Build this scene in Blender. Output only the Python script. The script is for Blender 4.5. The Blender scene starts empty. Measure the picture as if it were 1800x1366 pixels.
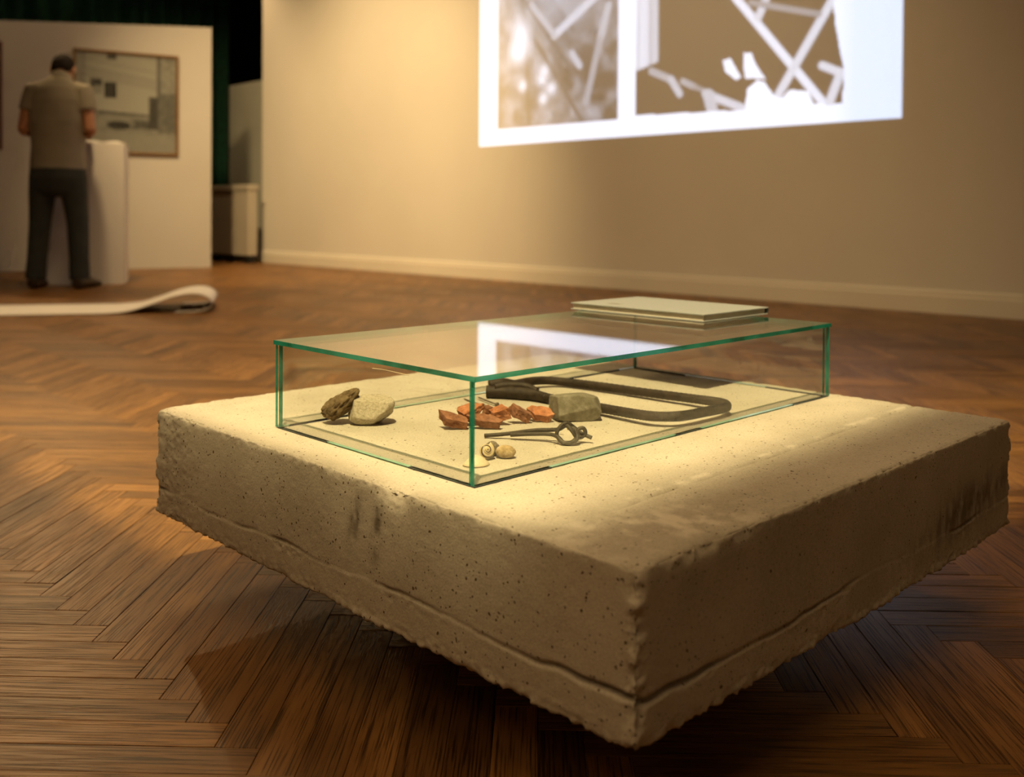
import bpy, bmesh, math, random
import numpy as np
from mathutils import Vector, Matrix, noise as mnoise

random.seed(7)
rng = np.random.default_rng(7)
SC = bpy.context.scene
COL = SC.collection

# ------------------------------------------------------------------ camera
YAW = 0.7754           # angle between the camera's right axis and the hall's X axis
HC = 0.54              # camera height
FPX, PITCH, ROLL, SHIFT = 1702.7, 0.0135, 0.0066, -280.95


def cam_axes():
    f = Vector((0, math.cos(PITCH), -math.sin(PITCH)))
    rt = Vector((1, 0, 0))
    up = rt.cross(f)
    r2 = rt * math.cos(ROLL) + up * math.sin(ROLL)
    u2 = -rt * math.sin(ROLL) + up * math.cos(ROLL)
    R = Matrix.Rotation(-YAW, 3, 'Z')
    return R @ r2, R @ u2, R @ f


cr, cu, cf = cam_axes()
cam_d = bpy.data.cameras.new('camera')
cam = bpy.data.objects.new('camera', cam_d)
COL.objects.link(cam)
cam.matrix_world = Matrix((
    (cr.x, cu.x, -cf.x, 0), (cr.y, cu.y, -cf.y, 0), (cr.z, cu.z, -cf.z, HC), (0, 0, 0, 1)))
cam_d.sensor_width = 36
cam_d.lens = FPX / 1800 * 36
cam_d.shift_y = SHIFT / 1800
cam_d.clip_start = 0.02
cam_d.clip_end = 60
cam_d.dof.use_dof = True
cam_d.dof.focus_distance = 1.14
cam_d.dof.aperture_fstop = 4.6
SC.camera = cam

# ------------------------------------------------------------------ world, lights, exposure
w = bpy.data.worlds.new('hall_air')
SC.world = w
w.use_nodes = True
w.node_tree.nodes['Background'].inputs[0].default_value = (1, 0.72, 0.42, 1)
w.node_tree.nodes['Background'].inputs[1].default_value = 0.0
SC.view_settings.view_transform = 'Standard'
SC.view_settings.look = 'None'
SC.view_settings.gamma = 1
SC.view_settings.use_curve_mapping = False
SC.view_settings.exposure = 0.0
WARM = (1.0, 0.66, 0.31)


def spot(name, loc, aim, watts, half_deg, blend, radius, color=WARM):
    d = bpy.data.lights.new(name, 'SPOT')
    d.energy = watts
    d.color = color
    d.spot_size = math.radians(2 * half_deg)
    d.spot_blend = blend
    d.shadow_soft_size = radius
    o = bpy.data.objects.new(name, d)
    COL.objects.link(o)
    o.location = loc
    o.rotation_euler = (Vector(aim) - Vector(loc)).to_track_quat('-Z', 'Y').to_euler()
    return o


# ceiling spots of the hall and added fill lamps (all out of frame above)
YEL = (1.0, 0.79, 0.40)


def profile_spot(name, loc, watts, x0, x1, y0, y1, plane_z, soft, radius, color):
    """a framing spotlight pointing straight down; its four shutters cut a rectangle at height plane_z"""
    o = spot(name, loc, (loc[0], loc[1], 0), watts, 62, 0.3, radius, color)
    o.rotation_euler = (0, 0, 0)
    d = o.data
    d.use_nodes = True
    nt = d.node_tree
    em = nt.nodes['Emission']
    h = loc[2] - plane_z
    tc = nt.nodes.new('ShaderNodeTexCoord')
    sx = nt.nodes.new('ShaderNodeSeparateXYZ')
    nt.links.new(tc.outputs['Normal'], sx.inputs[0])
    # the direction runs from the lit point up to the lamp, so x / z and y / z carry the sign of -x and -y
    prev = None
    for axis, lo, hi, s_lo, s_hi in (('X', x0 - loc[0], x1 - loc[0], soft, 0.8), ('Y', y0 - loc[1], y1 - loc[1], soft * 2.4, 0.8)):
        dv = nt.nodes.new('ShaderNodeMath')
        dv.operation = 'DIVIDE'
        nt.links.new(sx.outputs[axis], dv.inputs[0])
        nt.links.new(sx.outputs['Z'], dv.inputs[1])
        for a, b in ((-(lo - s_lo) / h, -(lo + s_lo) / h), (-(hi + s_hi) / h, -(hi - s_hi) / h)):
            mr = nt.nodes.new('ShaderNodeMapRange')
            mr.interpolation_type = 'SMOOTHSTEP'
            if a < b:
                mr.inputs[1].default_value, mr.inputs[2].default_value = a, b
                mr.inputs[3].default_value, mr.inputs[4].default_value = 0, 1
            else:
                mr.inputs[1].default_value, mr.inputs[2].default_value = b, a
                mr.inputs[3].default_value, mr.inputs[4].default_value = 1, 0
            nt.links.new(dv.outputs[0], mr.inputs[0])
            if prev is None:
                prev = mr.outputs[0]
            else:
                ml = nt.nodes.new('ShaderNodeMath')
                ml.operation = 'MULTIPLY'
                nt.links.new(prev, ml.inputs[0])
                nt.links.new(mr.outputs[0], ml.inputs[1])
                prev = ml.outputs[0]
    nt.links.new(prev, em.inputs['Strength'])
    return o


WALLC = (1.0, 0.68, 0.31)
profile_spot('ceiling_spot_case', (-0.40, -0.10, 3.7), 1080, 0.603, 3.2, 0.605, 3.0, 0.262, 0.030, 0.028, YEL)
spot('ceiling_spot_far', (2.75, 8.6, 3.75), (1.2, 2.2, 0.0), 235, 38, 0.5, 0.05)
spot('fill_spot_left', (-2.6, 1.1, 3.7), (0.8, 1.0, 0.2), 75, 30, 0.6, 0.60)  # added fill that brightens the slab's left face
spot('wall_washer_mid', (2.2, 6.2, 4.1), (5.6, 7.9, 0.5), 1150, 38, 0.95, 0.12, WALLC)
spot('wall_washer_near', (1.2, 3.6, 4.0), (5.6, 4.4, 0.7), 330, 35, 0.95, 0.12, WALLC)
spot('panel_spot', (3.3, 7.75, 4.0), (3.7, 9.3, 0.9), 30, 60, 0.9, 0.12)
spot('floor_fill_mid', (2.0, 4.2, 3.9), (1.8, 4.0, 0.0), 360, 58, 0.8, 0.80)  # added floor fill, large radius to blur its own shadow
spot('alcove_fill', (4.80, 9.85, 3.9), (5.7, 10.4, 0.4), 110, 55, 0.9, 0.12)  # added lamp to brighten the curtain, board and cabinet
fill_d = bpy.data.lights.new('overhead_fill', 'AREA')  # added soft overhead fill, standing in for light bounced around the room
fill_d.shape = 'RECTANGLE'
fill_d.size, fill_d.size_y = 2.6, 2.6
fill_d.energy = 50
fill_d.color = WARM
lo_ = bpy.data.objects.new('overhead_fill', fill_d)
COL.objects.link(lo_)
lo_.location = (-0.7, 0.2, 4.17)

# light-path lengths enough for a plain room with thin panes
SC.cycles.max_bounces = 6
SC.cycles.diffuse_bounces = 2
SC.cycles.glossy_bounces = 3
SC.cycles.transmission_bounces = 2
SC.cycles.transparent_max_bounces = 14
SC.cycles.caustics_reflective = False
SC.cycles.caustics_refractive = False
SC.cycles.use_denoising = True
SC.cycles.use_light_tree = False
SC.cycles.use_adaptive_sampling = True
SC.cycles.adaptive_threshold = 0.06
SC.cycles.adaptive_min_samples = 12

# ------------------------------------------------------------------ material helpers


def new_mat(name):
    m = bpy.data.materials.new(name)
    m.use_nodes = True
    nt = m.node_tree
    for n in list(nt.nodes):
        nt.nodes.remove(n)
    out = nt.nodes.new('ShaderNodeOutputMaterial')
    return m, nt, out


def N(nt, kind, **kw):
    n = nt.nodes.new(kind)
    for k, v in kw.items():
        if k.startswith('i_'):
            key = k[2:]
            key = int(key) if key.isdigit() else key.replace('_', ' ')
            n.inputs[key].default_value = v
        else:
            setattr(n, k, v)
    return n


def L(nt, a, ao, b, bi):
    nt.links.new(a.outputs[ao], b.inputs[bi])


def ramp(nt, stops):
    r = nt.nodes.new('ShaderNodeValToRGB')
    e = r.color_ramp.elements
    while len(e) < len(stops):
        e.new(0.5)
    for i, (p, c) in enumerate(stops):
        e[i].position = p
        e[i].color = (c[0], c[1], c[2], 1) if len(c) == 3 else c
    return r


def simple_mat(name, col, rough=0.5, scale=8.0, var=0.12, bump=0.0, metallic=0.0, spec=0.4, bscale=None):
    """a principled paint, cloth or metal with a little procedural mottling"""
    m, nt, out = new_mat(name)
    p = N(nt, 'ShaderNodeBsdfPrincipled')
    p.inputs['Roughness'].default_value = rough
    p.inputs['Metallic'].default_value = metallic
    p.inputs['Specular IOR Level'].default_value = spec
    tc = N(nt, 'ShaderNodeTexCoord')
    nz = N(nt, 'ShaderNodeTexNoise', i_Scale=scale, i_Detail=6.0)
    L(nt, tc, 'Object', nz, 'Vector')
    lo = tuple(max(0, c * (1 - var)) for c in col)
    hi = tuple(min(1, c * (1 + var)) for c in col)
    r = ramp(nt, [(0.3, lo), (0.7, hi)])
    L(nt, nz, 'Fac', r, 'Fac')
    L(nt, r, 'Color', p, 'Base Color')
    if bump:
        b = N(nt, 'ShaderNodeBump', i_Strength=1.0, i_Distance=bump)
        n2 = N(nt, 'ShaderNodeTexNoise', i_Scale=bscale or scale * 6, i_Detail=8.0)
        L(nt, tc, 'Object', n2, 'Vector')
        L(nt, n2, 'Fac', b, 'Height')
        L(nt, b, 'Normal', p, 'Normal')
    L(nt, p, 'BSDF', out, 'Surface')
    return m


M = {}
M['wall'] = simple_mat('wall_paint', (0.72, 0.69, 0.64), 0.75, 1.2, 0.03, 0.0006, bscale=120)
M['panel'] = simple_mat('panel_paint', (0.54, 0.52, 0.50), 0.7, 1.5, 0.03, 0.0004, bscale=90)
M['plinth'] = simple_mat('plinth_paint', (0.72, 0.70, 0.69), 0.6, 2.0, 0.03)
M['board'] = simple_mat('skirting_paint', (0.78, 0.74, 0.66), 0.45, 2.0, 0.03)
M['ceiling'] = simple_mat('ceiling_paint', (0.5, 0.48, 0.45), 0.9, 2.0, 0.04)
M['dark_wall'] = simple_mat('dark_back_wall', (0.03, 0.03, 0.024), 0.9, 3.0, 0.2)
M['curtain'] = simple_mat('green_curtain', (0.004, 0.045, 0.026), 0.85, 14, 0.25, 0.001)
M['grey_board'] = simple_mat('grey_partition', (0.36, 0.37, 0.33), 0.7, 3, 0.06)
M['cabinet'] = simple_mat('cabinet_paint', (0.46, 0.42, 0.36), 0.5, 3, 0.05)
M['black'] = simple_mat('black_rubber', (0.012, 0.012, 0.011), 0.6, 20, 0.3)
M['paper'] = simple_mat('white_paper', (0.80, 0.78, 0.76), 0.7, 3, 0.03)
M['frame_wood'] = simple_mat('oak_frame', (0.20, 0.105, 0.03), 0.4, 30, 0.25)
M['frame_red'] = simple_mat('red_brown_frame', (0.13, 0.035, 0.015), 0.4, 30, 0.25)
M['skin'] = simple_mat('skin', (0.42, 0.20, 0.11), 0.5, 30, 0.08)
M['hair'] = simple_mat('dark_hair', (0.013, 0.009, 0.007), 0.85, 60, 0.4, 0.003, bscale=150, spec=0.15)
M['shirt'] = simple_mat('khaki_shirt', (0.245, 0.215, 0.165), 0.85, 9, 0.10, 0.004, bscale=14)
M['jeans'] = simple_mat('dark_jeans', (0.026, 0.031, 0.030), 0.85, 12, 0.25, 0.004, bscale=18)
M['shoe'] = simple_mat('dark_brown_shoe', (0.045, 0.028, 0.016), 0.5, 20, 0.2)
M['book_cover'] = simple_mat('grey_book_cloth', (0.29, 0.305, 0.30), 0.7, 300, 0.08, 0.0002, bscale=900)
M['book_edge'] = simple_mat('dark_book_spine', (0.05, 0.055, 0.05), 0.6, 40, 0.1)
M['pages'] = simple_mat('book_pages', (0.62, 0.56, 0.45), 0.8, 60, 0.08)
M['print_ink'] = simple_mat('faded_print', (0.20, 0.17, 0.13), 0.7, 50, 0.1)
M['iron'] = simple_mat('dark_iron_wire', (0.048, 0.040, 0.027), 0.55, 160, 0.4, 0.0006, metallic=0.35, bscale=500)
M['rebar'] = simple_mat('rusty_rebar', (0.034, 0.024, 0.015), 0.6, 120, 0.5, 0.0008, metallic=0.25, bscale=400)
M['nail'] = simple_mat('grey_nail', (0.15, 0.12, 0.09), 0.5, 300, 0.3, metallic=0.5)
M['edge_reflection'] = simple_mat('navy_edge_reflection', (0.012, 0.014, 0.035), 0.35, 40, 0.3)  # dark reflections at the pane bottoms, put into colour
M['support'] = simple_mat('support_black', (0.01, 0.01, 0.01), 0.9, 10, 0.2)


def stone_mat(name, c1, c2, c3, scale, bump, bscale):
    m, nt, out = new_mat(name)
    p = N(nt, 'ShaderNodeBsdfPrincipled', i_Roughness=0.9)
    p.inputs['Specular IOR Level'].default_value = 0.25
    tc = N(nt, 'ShaderNodeTexCoord')
    nz = N(nt, 'ShaderNodeTexNoise', i_Scale=scale, i_Detail=10.0, i_Roughness=0.7)
    L(nt, tc, 'Object', nz, 'Vector')
    r = ramp(nt, [(0.32, c1), (0.5, c2), (0.68, c3)])
    L(nt, nz, 'Fac', r, 'Fac')
    L(nt, r, 'Color', p, 'Base Color')
    b = N(nt, 'ShaderNodeBump', i_Strength=1.0, i_Distance=bump)
    n2 = N(nt, 'ShaderNodeTexNoise', i_Scale=bscale, i_Detail=8.0, i_Roughness=0.75)
    L(nt, tc, 'Object', n2, 'Vector')
    L(nt, n2, 'Fac', b, 'Height')
    L(nt, b, 'Normal', p, 'Normal')
    L(nt, p, 'BSDF', out, 'Surface')
    return m


M['lump'] = stone_mat('brown_crusted_lump', (0.045, 0.032, 0.016), (0.17, 0.12, 0.06), (0.30, 0.22, 0.12), 90, 0.002, 260)
M['pale'] = stone_mat('pale_granular_stone', (0.30, 0.25, 0.17), (0.52, 0.46, 0.34), (0.66, 0.60, 0.47), 320, 0.0014, 600)
M['grey_stone'] = stone_mat('grey_stone', (0.13, 0.115, 0.075), (0.22, 0.20, 0.145), (0.36, 0.33, 0.26), 55, 0.0012, 240)
M['brick'] = stone_mat('red_brick', (0.20, 0.075, 0.035), (0.46, 0.185, 0.085), (0.62, 0.31, 0.17), 70, 0.0008, 420)
M['brick_dark'] = stone_mat('brown_brick', (0.12, 0.055, 0.030), (0.28, 0.125, 0.068), (0.42, 0.21, 0.12), 70, 0.0008, 420)
M['pebble'] = stone_mat('ochre_pebble', (0.16, 0.11, 0.05), (0.44, 0.32, 0.16), (0.62, 0.52, 0.34), 120, 0.0006, 300)
M['dark_pebble'] = stone_mat('dark_pebble', (0.06, 0.045, 0.03), (0.16, 0.13, 0.09), (0.30, 0.26, 0.19), 150, 0.0008, 350)


def concrete_mat():
    m, nt, out = new_mat('cast_concrete')
    p = N(nt, 'ShaderNodeBsdfPrincipled', i_Roughness=0.88)
    p.inputs['Specular IOR Level'].default_value = 0.25
    tc = N(nt, 'ShaderNodeTexCoord')
    big = N(nt, 'ShaderNodeTexNoise', i_Scale=7.0, i_Detail=4.0, i_Roughness=0.6)
    L(nt, tc, 'Object', big, 'Vector')
    r = ramp(nt, [(0.3, (0.47, 0.425, 0.34)), (0.7, (0.60, 0.55, 0.455))])
    L(nt, big, 'Fac', r, 'Fac')
    # fine sand grain
    fine = N(nt, 'ShaderNodeTexNoise', i_Scale=420.0, i_Detail=1.0, i_Roughness=0.7)
    L(nt, tc, 'Object', fine, 'Vector')
    fr = ramp(nt, [(0.25, (0.80, 0.79, 0.77)), (0.6, (1, 1, 1))])
    L(nt, fine, 'Fac', fr, 'Fac')
    mul = N(nt, 'ShaderNodeMixRGB', blend_type='MULTIPLY')
    mul.inputs['Fac'].default_value = 1
    L(nt, r, 'Color', mul, 1)
    L(nt, fr, 'Color', mul, 2)
    # air-bubble pits: only some cells carry one
    def pits(scale, thr, keep, seedoff):
        mp = N(nt, 'ShaderNodeMapping')
        mp.inputs['Location'].default_value = (seedoff, seedoff * 1.7, seedoff * 0.6)
        L(nt, tc, 'Object', mp, 'Vector')
        wob = N(nt, 'ShaderNodeTexNoise', i_Scale=scale * 1.5, i_Detail=0.0)
        L(nt, mp, 'Vector', wob, 'Vector')
        ad = N(nt, 'ShaderNodeMixRGB', blend_type='ADD')
        ad.inputs['Fac'].default_value = 0.55 / scale
        L(nt, mp, 'Vector', ad, 1)
        L(nt, wob, 'Color', ad, 2)
        v = N(nt, 'ShaderNodeTexVoronoi', i_Scale=scale)
        L(nt, ad, 'Color', v, 'Vector')
        sep = N(nt, 'ShaderNodeSeparateColor')
        L(nt, v, 'Color', sep, 'Color')
        k = N(nt, 'ShaderNodeMath', operation='GREATER_THAN', i_1=keep)
        L(nt, sep, 'Red', k, 0)
        siz = N(nt, 'ShaderNodeMath', operation='MULTIPLY', i_1=thr)
        L(nt, sep, 'Green', siz, 0)
        lt = N(nt, 'ShaderNodeMath', operation='LESS_THAN')
        L(nt, v, 'Distance', lt, 0)
        L(nt, siz, 'Value', lt, 1)
        mm = N(nt, 'ShaderNodeMath', operation='MULTIPLY')
        L(nt, k, 'Value', mm, 0)
        L(nt, lt, 'Value', mm, 1)
        return mm
    a = pits(215.0, 0.30, 0.66, 0.0)
    b2 = pits(75.0, 0.15, 0.86, 3.1)
    mx = N(nt, 'ShaderNodeMath', operation='MAXIMUM')
    L(nt, a, 'Value', mx, 0)
    L(nt, b2, 'Value', mx, 1)
    st = N(nt, 'ShaderNodeAttribute', attribute_name='stain_dark')
    pm = N(nt, 'ShaderNodeMixRGB', blend_type='MIX')
    L(nt, mx, 'Value', pm, 'Fac')
    L(nt, mul, 'Color', pm, 1)
    pm.inputs[2].default_value = (0.13, 0.095, 0.055, 1)
    sm = N(nt, 'ShaderNodeMixRGB', blend_type='MIX')
    L(nt, st, 'Fac', sm, 'Fac')
    L(nt, pm, 'Color', sm, 1)
    sm.inputs[2].default_value = (0.15, 0.125, 0.09, 1)
    cru = N(nt, 'ShaderNodeAttribute', attribute_name='crust')
    cm = N(nt, 'ShaderNodeMixRGB', blend_type='MIX')
    L(nt, cru, 'Fac', cm, 'Fac')
    L(nt, sm, 'Color', cm, 1)
    cm.inputs[2].default_value = (0.78, 0.72, 0.60, 1)
    L(nt, cm, 'Color', p, 'Base Color')
    inv = N(nt, 'ShaderNodeMath', operation='MULTIPLY_ADD', i_1=-1.0, i_2=1.0)
    L(nt, mx, 'Value', inv, 0)
    hn = N(nt, 'ShaderNodeMath', operation='MULTIPLY_ADD', i_1=0.35)
    L(nt, fine, 'Fac', hn, 0)
    L(nt, inv, 'Value', hn, 2)
    bp = N(nt, 'ShaderNodeBump', i_Strength=0.8, i_Distance=0.0009)
    L(nt, hn, 'Value', bp, 'Height')
    L(nt, bp, 'Normal', p, 'Normal')
    L(nt, p, 'BSDF', out, 'Surface')
    return m


M['concrete'] = concrete_mat()


def wood_mat():
    m, nt, out = new_mat('oiled_oak_parquet')
    p = N(nt, 'ShaderNodeBsdfPrincipled')
    p.inputs['Specular IOR Level'].default_value = 0.33
    co = N(nt, 'ShaderNodeAttribute', attribute_name='wco')
    rn = N(nt, 'ShaderNodeAttribute', attribute_name='wrnd')
    base = ramp(nt, [(0.0, (0.125, 0.057, 0.016)), (0.45, (0.235, 0.112, 0.031)), (1.0, (0.37, 0.181, 0.052))])
    L(nt, rn, 'Fac', base, 'Fac')
    mp = N(nt, 'ShaderNodeMapping')
    mp.inputs['Scale'].default_value = (3.5, 48.0, 1.0)
    L(nt, co, 'Vector', mp, 'Vector')
    g1 = N(nt, 'ShaderNodeTexNoise', i_Scale=1.0, i_Detail=5.0, i_Roughness=0.6, i_Distortion=0.6)
    L(nt, mp, 'Vector', g1, 'Vector')
    r1 = ramp(nt, [(0.28, (0.70, 0.66, 0.63)), (0.68, (1.14, 1.14, 1.14))])
    L(nt, g1, 'Fac', r1, 'Fac')
    mp2 = N(nt, 'ShaderNodeMapping')
    mp2.inputs['Scale'].default_value = (9.0, 520.0, 1.0)
    L(nt, co, 'Vector', mp2, 'Vector')
    g2 = N(nt, 'ShaderNodeTexNoise', i_Scale=1.0, i_Detail=3.0, i_Roughness=0.6)
    L(nt, mp2, 'Vector', g2, 'Vector')
    r2 = ramp(nt, [(0.40, (0.20, 0.16, 0.13)), (0.49, (1.04, 1.04, 1.04))])
    L(nt, g2, 'Fac', r2, 'Fac')
    m1 = N(nt, 'ShaderNodeMixRGB', blend_type='MULTIPLY')
    m1.inputs['Fac'].default_value = 1
    L(nt, base, 'Color', m1, 1)
    L(nt, r1, 'Color', m1, 2)
    m2 = N(nt, 'ShaderNodeMixRGB', blend_type='MULTIPLY')
    m2.inputs['Fac'].default_value = 0.95
    L(nt, m1, 'Color', m2, 1)
    L(nt, r2, 'Color', m2, 2)
    # knots and dark mineral streaks
    mp3 = N(nt, 'ShaderNodeMapping')
    mp3.inputs['Scale'].default_value = (7.0, 26.0, 1.0)
    L(nt, co, 'Vector', mp3, 'Vector')
    g3 = N(nt, 'ShaderNodeTexNoise', i_Scale=1.0, i_Detail=4.0, i_Roughness=0.55, i_Distortion=1.4)
    L(nt, mp3, 'Vector', g3, 'Vector')
    r3 = ramp(nt, [(0.24, (0.30, 0.26, 0.24)), (0.36, (1, 1, 1))])
    L(nt, g3, 'Fac', r3, 'Fac')
    m3 = N(nt, 'ShaderNodeMixRGB', blend_type='MULTIPLY')
    m3.inputs['Fac'].default_value = 0.9
    L(nt, m2, 'Color', m3, 1)
    L(nt, r3, 'Color', m3, 2)
    L(nt, m3, 'Color', p, 'Base Color')
    ro = N(nt, 'ShaderNodeMapRange', i_3=0.52, i_4=0.33)
    L(nt, g2, 'Fac', ro, 0)
    L(nt, ro, 'Result', p, 'Roughness')
    b = N(nt, 'ShaderNodeBump', i_Strength=0.5, i_Distance=0.0003)
    L(nt, r2, 'Color', b, 'Height')
    L(nt, b, 'Normal', p, 'Normal')
    L(nt, p, 'BSDF', out, 'Surface')
    return m


M['wood'] = wood_mat()
M['subfloor'] = simple_mat('dark_joint', (0.02, 0.012, 0.007), 0.9, 20, 0.2)


def glass_mat(name, tint):
    """thin clear pane: straight transmission plus Fresnel mirror reflection"""
    m, nt, out = new_mat(name)
    lw = N(nt, 'ShaderNodeLayerWeight')
    lw.inputs['Blend'].default_value = 0.5
    pw = N(nt, 'ShaderNodeMath', operation='POWER', i_1=5.0)
    L(nt, lw, 'Facing', pw, 0)
    ma = N(nt, 'ShaderNodeMath', operation='MULTIPLY_ADD', i_1=0.95, i_2=0.04)
    L(nt, pw, 'Value', ma, 0)
    tr = N(nt, 'ShaderNodeBsdfTransparent')
    tr.inputs['Color'].default_value = (*tint, 1)
    gl = N(nt, 'ShaderNodeBsdfGlossy', i_Roughness=0.0)
    gl.inputs['Color'].default_value = (1, 1, 1, 1)
    mix = N(nt, 'ShaderNodeMixShader')
    L(nt, ma, 'Value', mix, 'Fac')
    L(nt, tr, 'BSDF', mix, 1)
    L(nt, gl, 'BSDF', mix, 2)
    L(nt, mix, 'Shader', out, 'Surface')
    return m


M['glass'] = glass_mat('clear_float_glass', (0.985, 0.995, 0.982))


def glass_edge_mat(name, c1, c2, fac):
    m, nt, out = new_mat(name)
    p = N(nt, 'ShaderNodeBsdfPrincipled', i_Roughness=0.12)
    tc = N(nt, 'ShaderNodeTexCoord')
    nz = N(nt, 'ShaderNodeTexNoise', i_Scale=14.0, i_Detail=3.0)
    L(nt, tc, 'Object', nz, 'Vector')
    r = ramp(nt, [(0.35, c1), (0.65, c2)])
    L(nt, nz, 'Fac', r, 'Fac')
    L(nt, r, 'Color', p, 'Base Color')
    tr = N(nt, 'ShaderNodeBsdfTransparent')
    tr.inputs['Color'].default_value = (0.22, 0.62, 0.48, 1)
    mix = N(nt, 'ShaderNodeMixShader')
    mix.inputs['Fac'].default_value = fac
    L(nt, tr, 'BSDF', mix, 1)
    L(nt, p, 'BSDF', mix, 2)
    L(nt, mix, 'Shader', out, 'Surface')
    return m


M['glass_edge'] = glass_edge_mat('green_glass_edge', (0.0, 0.10, 0.065), (0.03, 0.34, 0.27), 0.72)
M['pale_edge'] = glass_edge_mat('aqua_ground_edge', (0.20, 0.48, 0.36), (0.42, 0.72, 0.58), 0.9)


def shell_mat():
    m, nt, out = new_mat('banded_snail_shell')
    p = N(nt, 'ShaderNodeBsdfPrincipled', i_Roughness=0.4)
    at = N(nt, 'ShaderNodeAttribute', attribute_name='band')
    r = ramp(nt, [(0.0, (0.62, 0.50, 0.28)), (0.30, (0.66, 0.55, 0.33)), (0.36, (0.07, 0.04, 0.02)),
                  (0.58, (0.07, 0.04, 0.02)), (0.64, (0.66, 0.55, 0.33)), (1.0, (0.62, 0.50, 0.28))])
    ml = N(nt, 'ShaderNodeMath', operation='MULTIPLY', i_1=3.0)
    fr = N(nt, 'ShaderNodeMath', operation='FRACT')
    L(nt, at, 'Fac', ml, 0)
    L(nt, ml, 'Value', fr, 0)
    L(nt, fr, 'Value', r, 'Fac')
    L(nt, r, 'Color', p, 'Base Color')
    L(nt, p, 'BSDF', out, 'Surface')
    return m


M['snail'] = shell_mat()
M['flat_shell'] = simple_mat('cream_shell', (0.68, 0.58, 0.40), 0.5, 200, 0.08)


def picture_mat(name, emit):
    m, nt, out = new_mat(name)
    p = N(nt, 'ShaderNodeBsdfPrincipled', i_Roughness=0.75)
    at = N(nt, 'ShaderNodeAttribute', attribute_name='pic')
    if emit:
        p.inputs['Base Color'].default_value = (0.72, 0.69, 0.64, 1)
        L(nt, at, 'Color', p, 'Emission Color')
        p.inputs['Emission Strength'].default_value = emit
    else:
        L(nt, at, 'Color', p, 'Base Color')
    L(nt, p, 'BSDF', out, 'Surface')
    return m


M['projection'] = picture_mat('projected_light_on_wall', 1.0)
M['projection'].cycles.emission_sampling = 'NONE'
M['photo'] = picture_mat('photo_print', 0)

# ------------------------------------------------------------------ geometry helpers


def obj(name, verts, faces, mat, parent=None, smooth=False, mats=None, midx=None):
    me = bpy.data.meshes.new(name)
    me.from_pydata([tuple(v) for v in verts], [], [tuple(f) for f in faces])
    for mm in (mats or [mat]):
        me.materials.append(mm)
    if midx is not None:
        me.polygons.foreach_set('material_index', midx)
    if smooth:
        me.polygons.foreach_set('use_smooth', [True] * len(me.polygons))
    me.update()
    o = bpy.data.objects.new(name, me)
    COL.objects.link(o)
    if parent is not None:
        o.parent = parent
    return o


def empty(name, loc=(0, 0, 0), rz=0.0):
    o = bpy.data.objects.new(name, None)
    o.empty_display_size = 0.05
    COL.objects.link(o)
    o.location = loc
    o.rotation_euler = (0, 0, rz)
    return o


def tag(o, label, cat, group=None):
    o['label'] = label
    o['category'] = cat
    if group:
        o['group'] = group
    return o


def struct(o):
    o['kind'] = 'structure'
    return o


def box_vf(x0, x1, y0, y1, z0, z1, bev=0.0):
    bm = bmesh.new()
    bmesh.ops.create_cube(bm, size=1)
    for v in bm.verts:
        v.co = Vector(((x0 + x1) / 2 + v.co.x * (x1 - x0), (y0 + y1) / 2 + v.co.y * (y1 - y0),
                       (z0 + z1) / 2 + v.co.z * (z1 - z0)))
    if bev:
        bmesh.ops.bevel(bm, geom=list(bm.edges), offset=bev, segments=2, affect='EDGES', profile=0.5)
    bm.verts.index_update()
    V = [v.co[:] for v in bm.verts]
    F = [[v.index for v in f.verts] for f in bm.faces]
    bm.free()
    return V, F


def box(name, ext, mat, parent=None, bev=0.0):
    V, F = box_vf(*ext, bev)
    return obj(name, V, F, mat, parent)


def tube_vf(path, radii, seg=12, closed=False, ridge=None):
    """sweep a circle along a path with parallel-transported frames"""
    P = [Vector(p) for p in path]
    n = len(P)
    if not isinstance(radii, (list, tuple)):
        radii = [radii] * n
    T = []
    for i in range(n):
        a = P[(i - 1) % n] if closed else P[max(i - 1, 0)]
        b = P[(i + 1) % n] if closed else P[min(i + 1, n - 1)]
        T.append((b - a).normalized())
    ref = Vector((0, 0, 1)) if abs(T[0].z) < 0.9 else Vector((1, 0, 0))
    nrm = (ref - T[0] * ref.dot(T[0])).normalized()
    V, F = [], []
    for i in range(n):
        nrm = (nrm - T[i] * nrm.dot(T[i])).normalized()
        bi = T[i].cross(nrm)
        for k in range(seg):
            a = 2 * math.pi * k / seg
            r = radii[i]
            if ridge:
                r = r * ridge(i, k / seg)
            V.append(P[i] + (nrm * math.cos(a) + bi * math.sin(a)) * r)
    m = n if closed else n - 1
    for i in range(m):
        j = (i + 1) % n
        for k in range(seg):
            k2 = (k + 1) % seg
            F.append((i * seg + k, i * seg + k2, j * seg + k2, j * seg + k))
    if not closed:
        F.append(tuple(range(seg - 1, -1, -1)))
        F.append(tuple((n - 1) * seg + k for k in range(seg)))
    return V, F


def smooth_path(pts, per=8, closed=False):
    """Catmull-Rom through the points"""
    P = [Vector(p) for p in pts]
    n = len(P)
    out = []
    rngi = range(n if closed else n - 1)
    for i in rngi:
        if closed:
            p0, p1, p2, p3 = P[(i - 1) % n], P[i], P[(i + 1) % n], P[(i + 2) % n]
        else:
            p0, p1, p2, p3 = P[max(i - 1, 0)], P[i], P[i + 1], P[min(i + 2, n - 1)]
        for s in range(per):
            t = s / per
            out.append(0.5 * ((2 * p1) + (p2 - p0) * t + (2 * p0 - 5 * p1 + 4 * p2 - p3) * t * t
                              + (3 * p1 - p0 - 3 * p2 + p3) * t ** 3))
    if not closed:
        out.append(P[-1])
    return out


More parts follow.
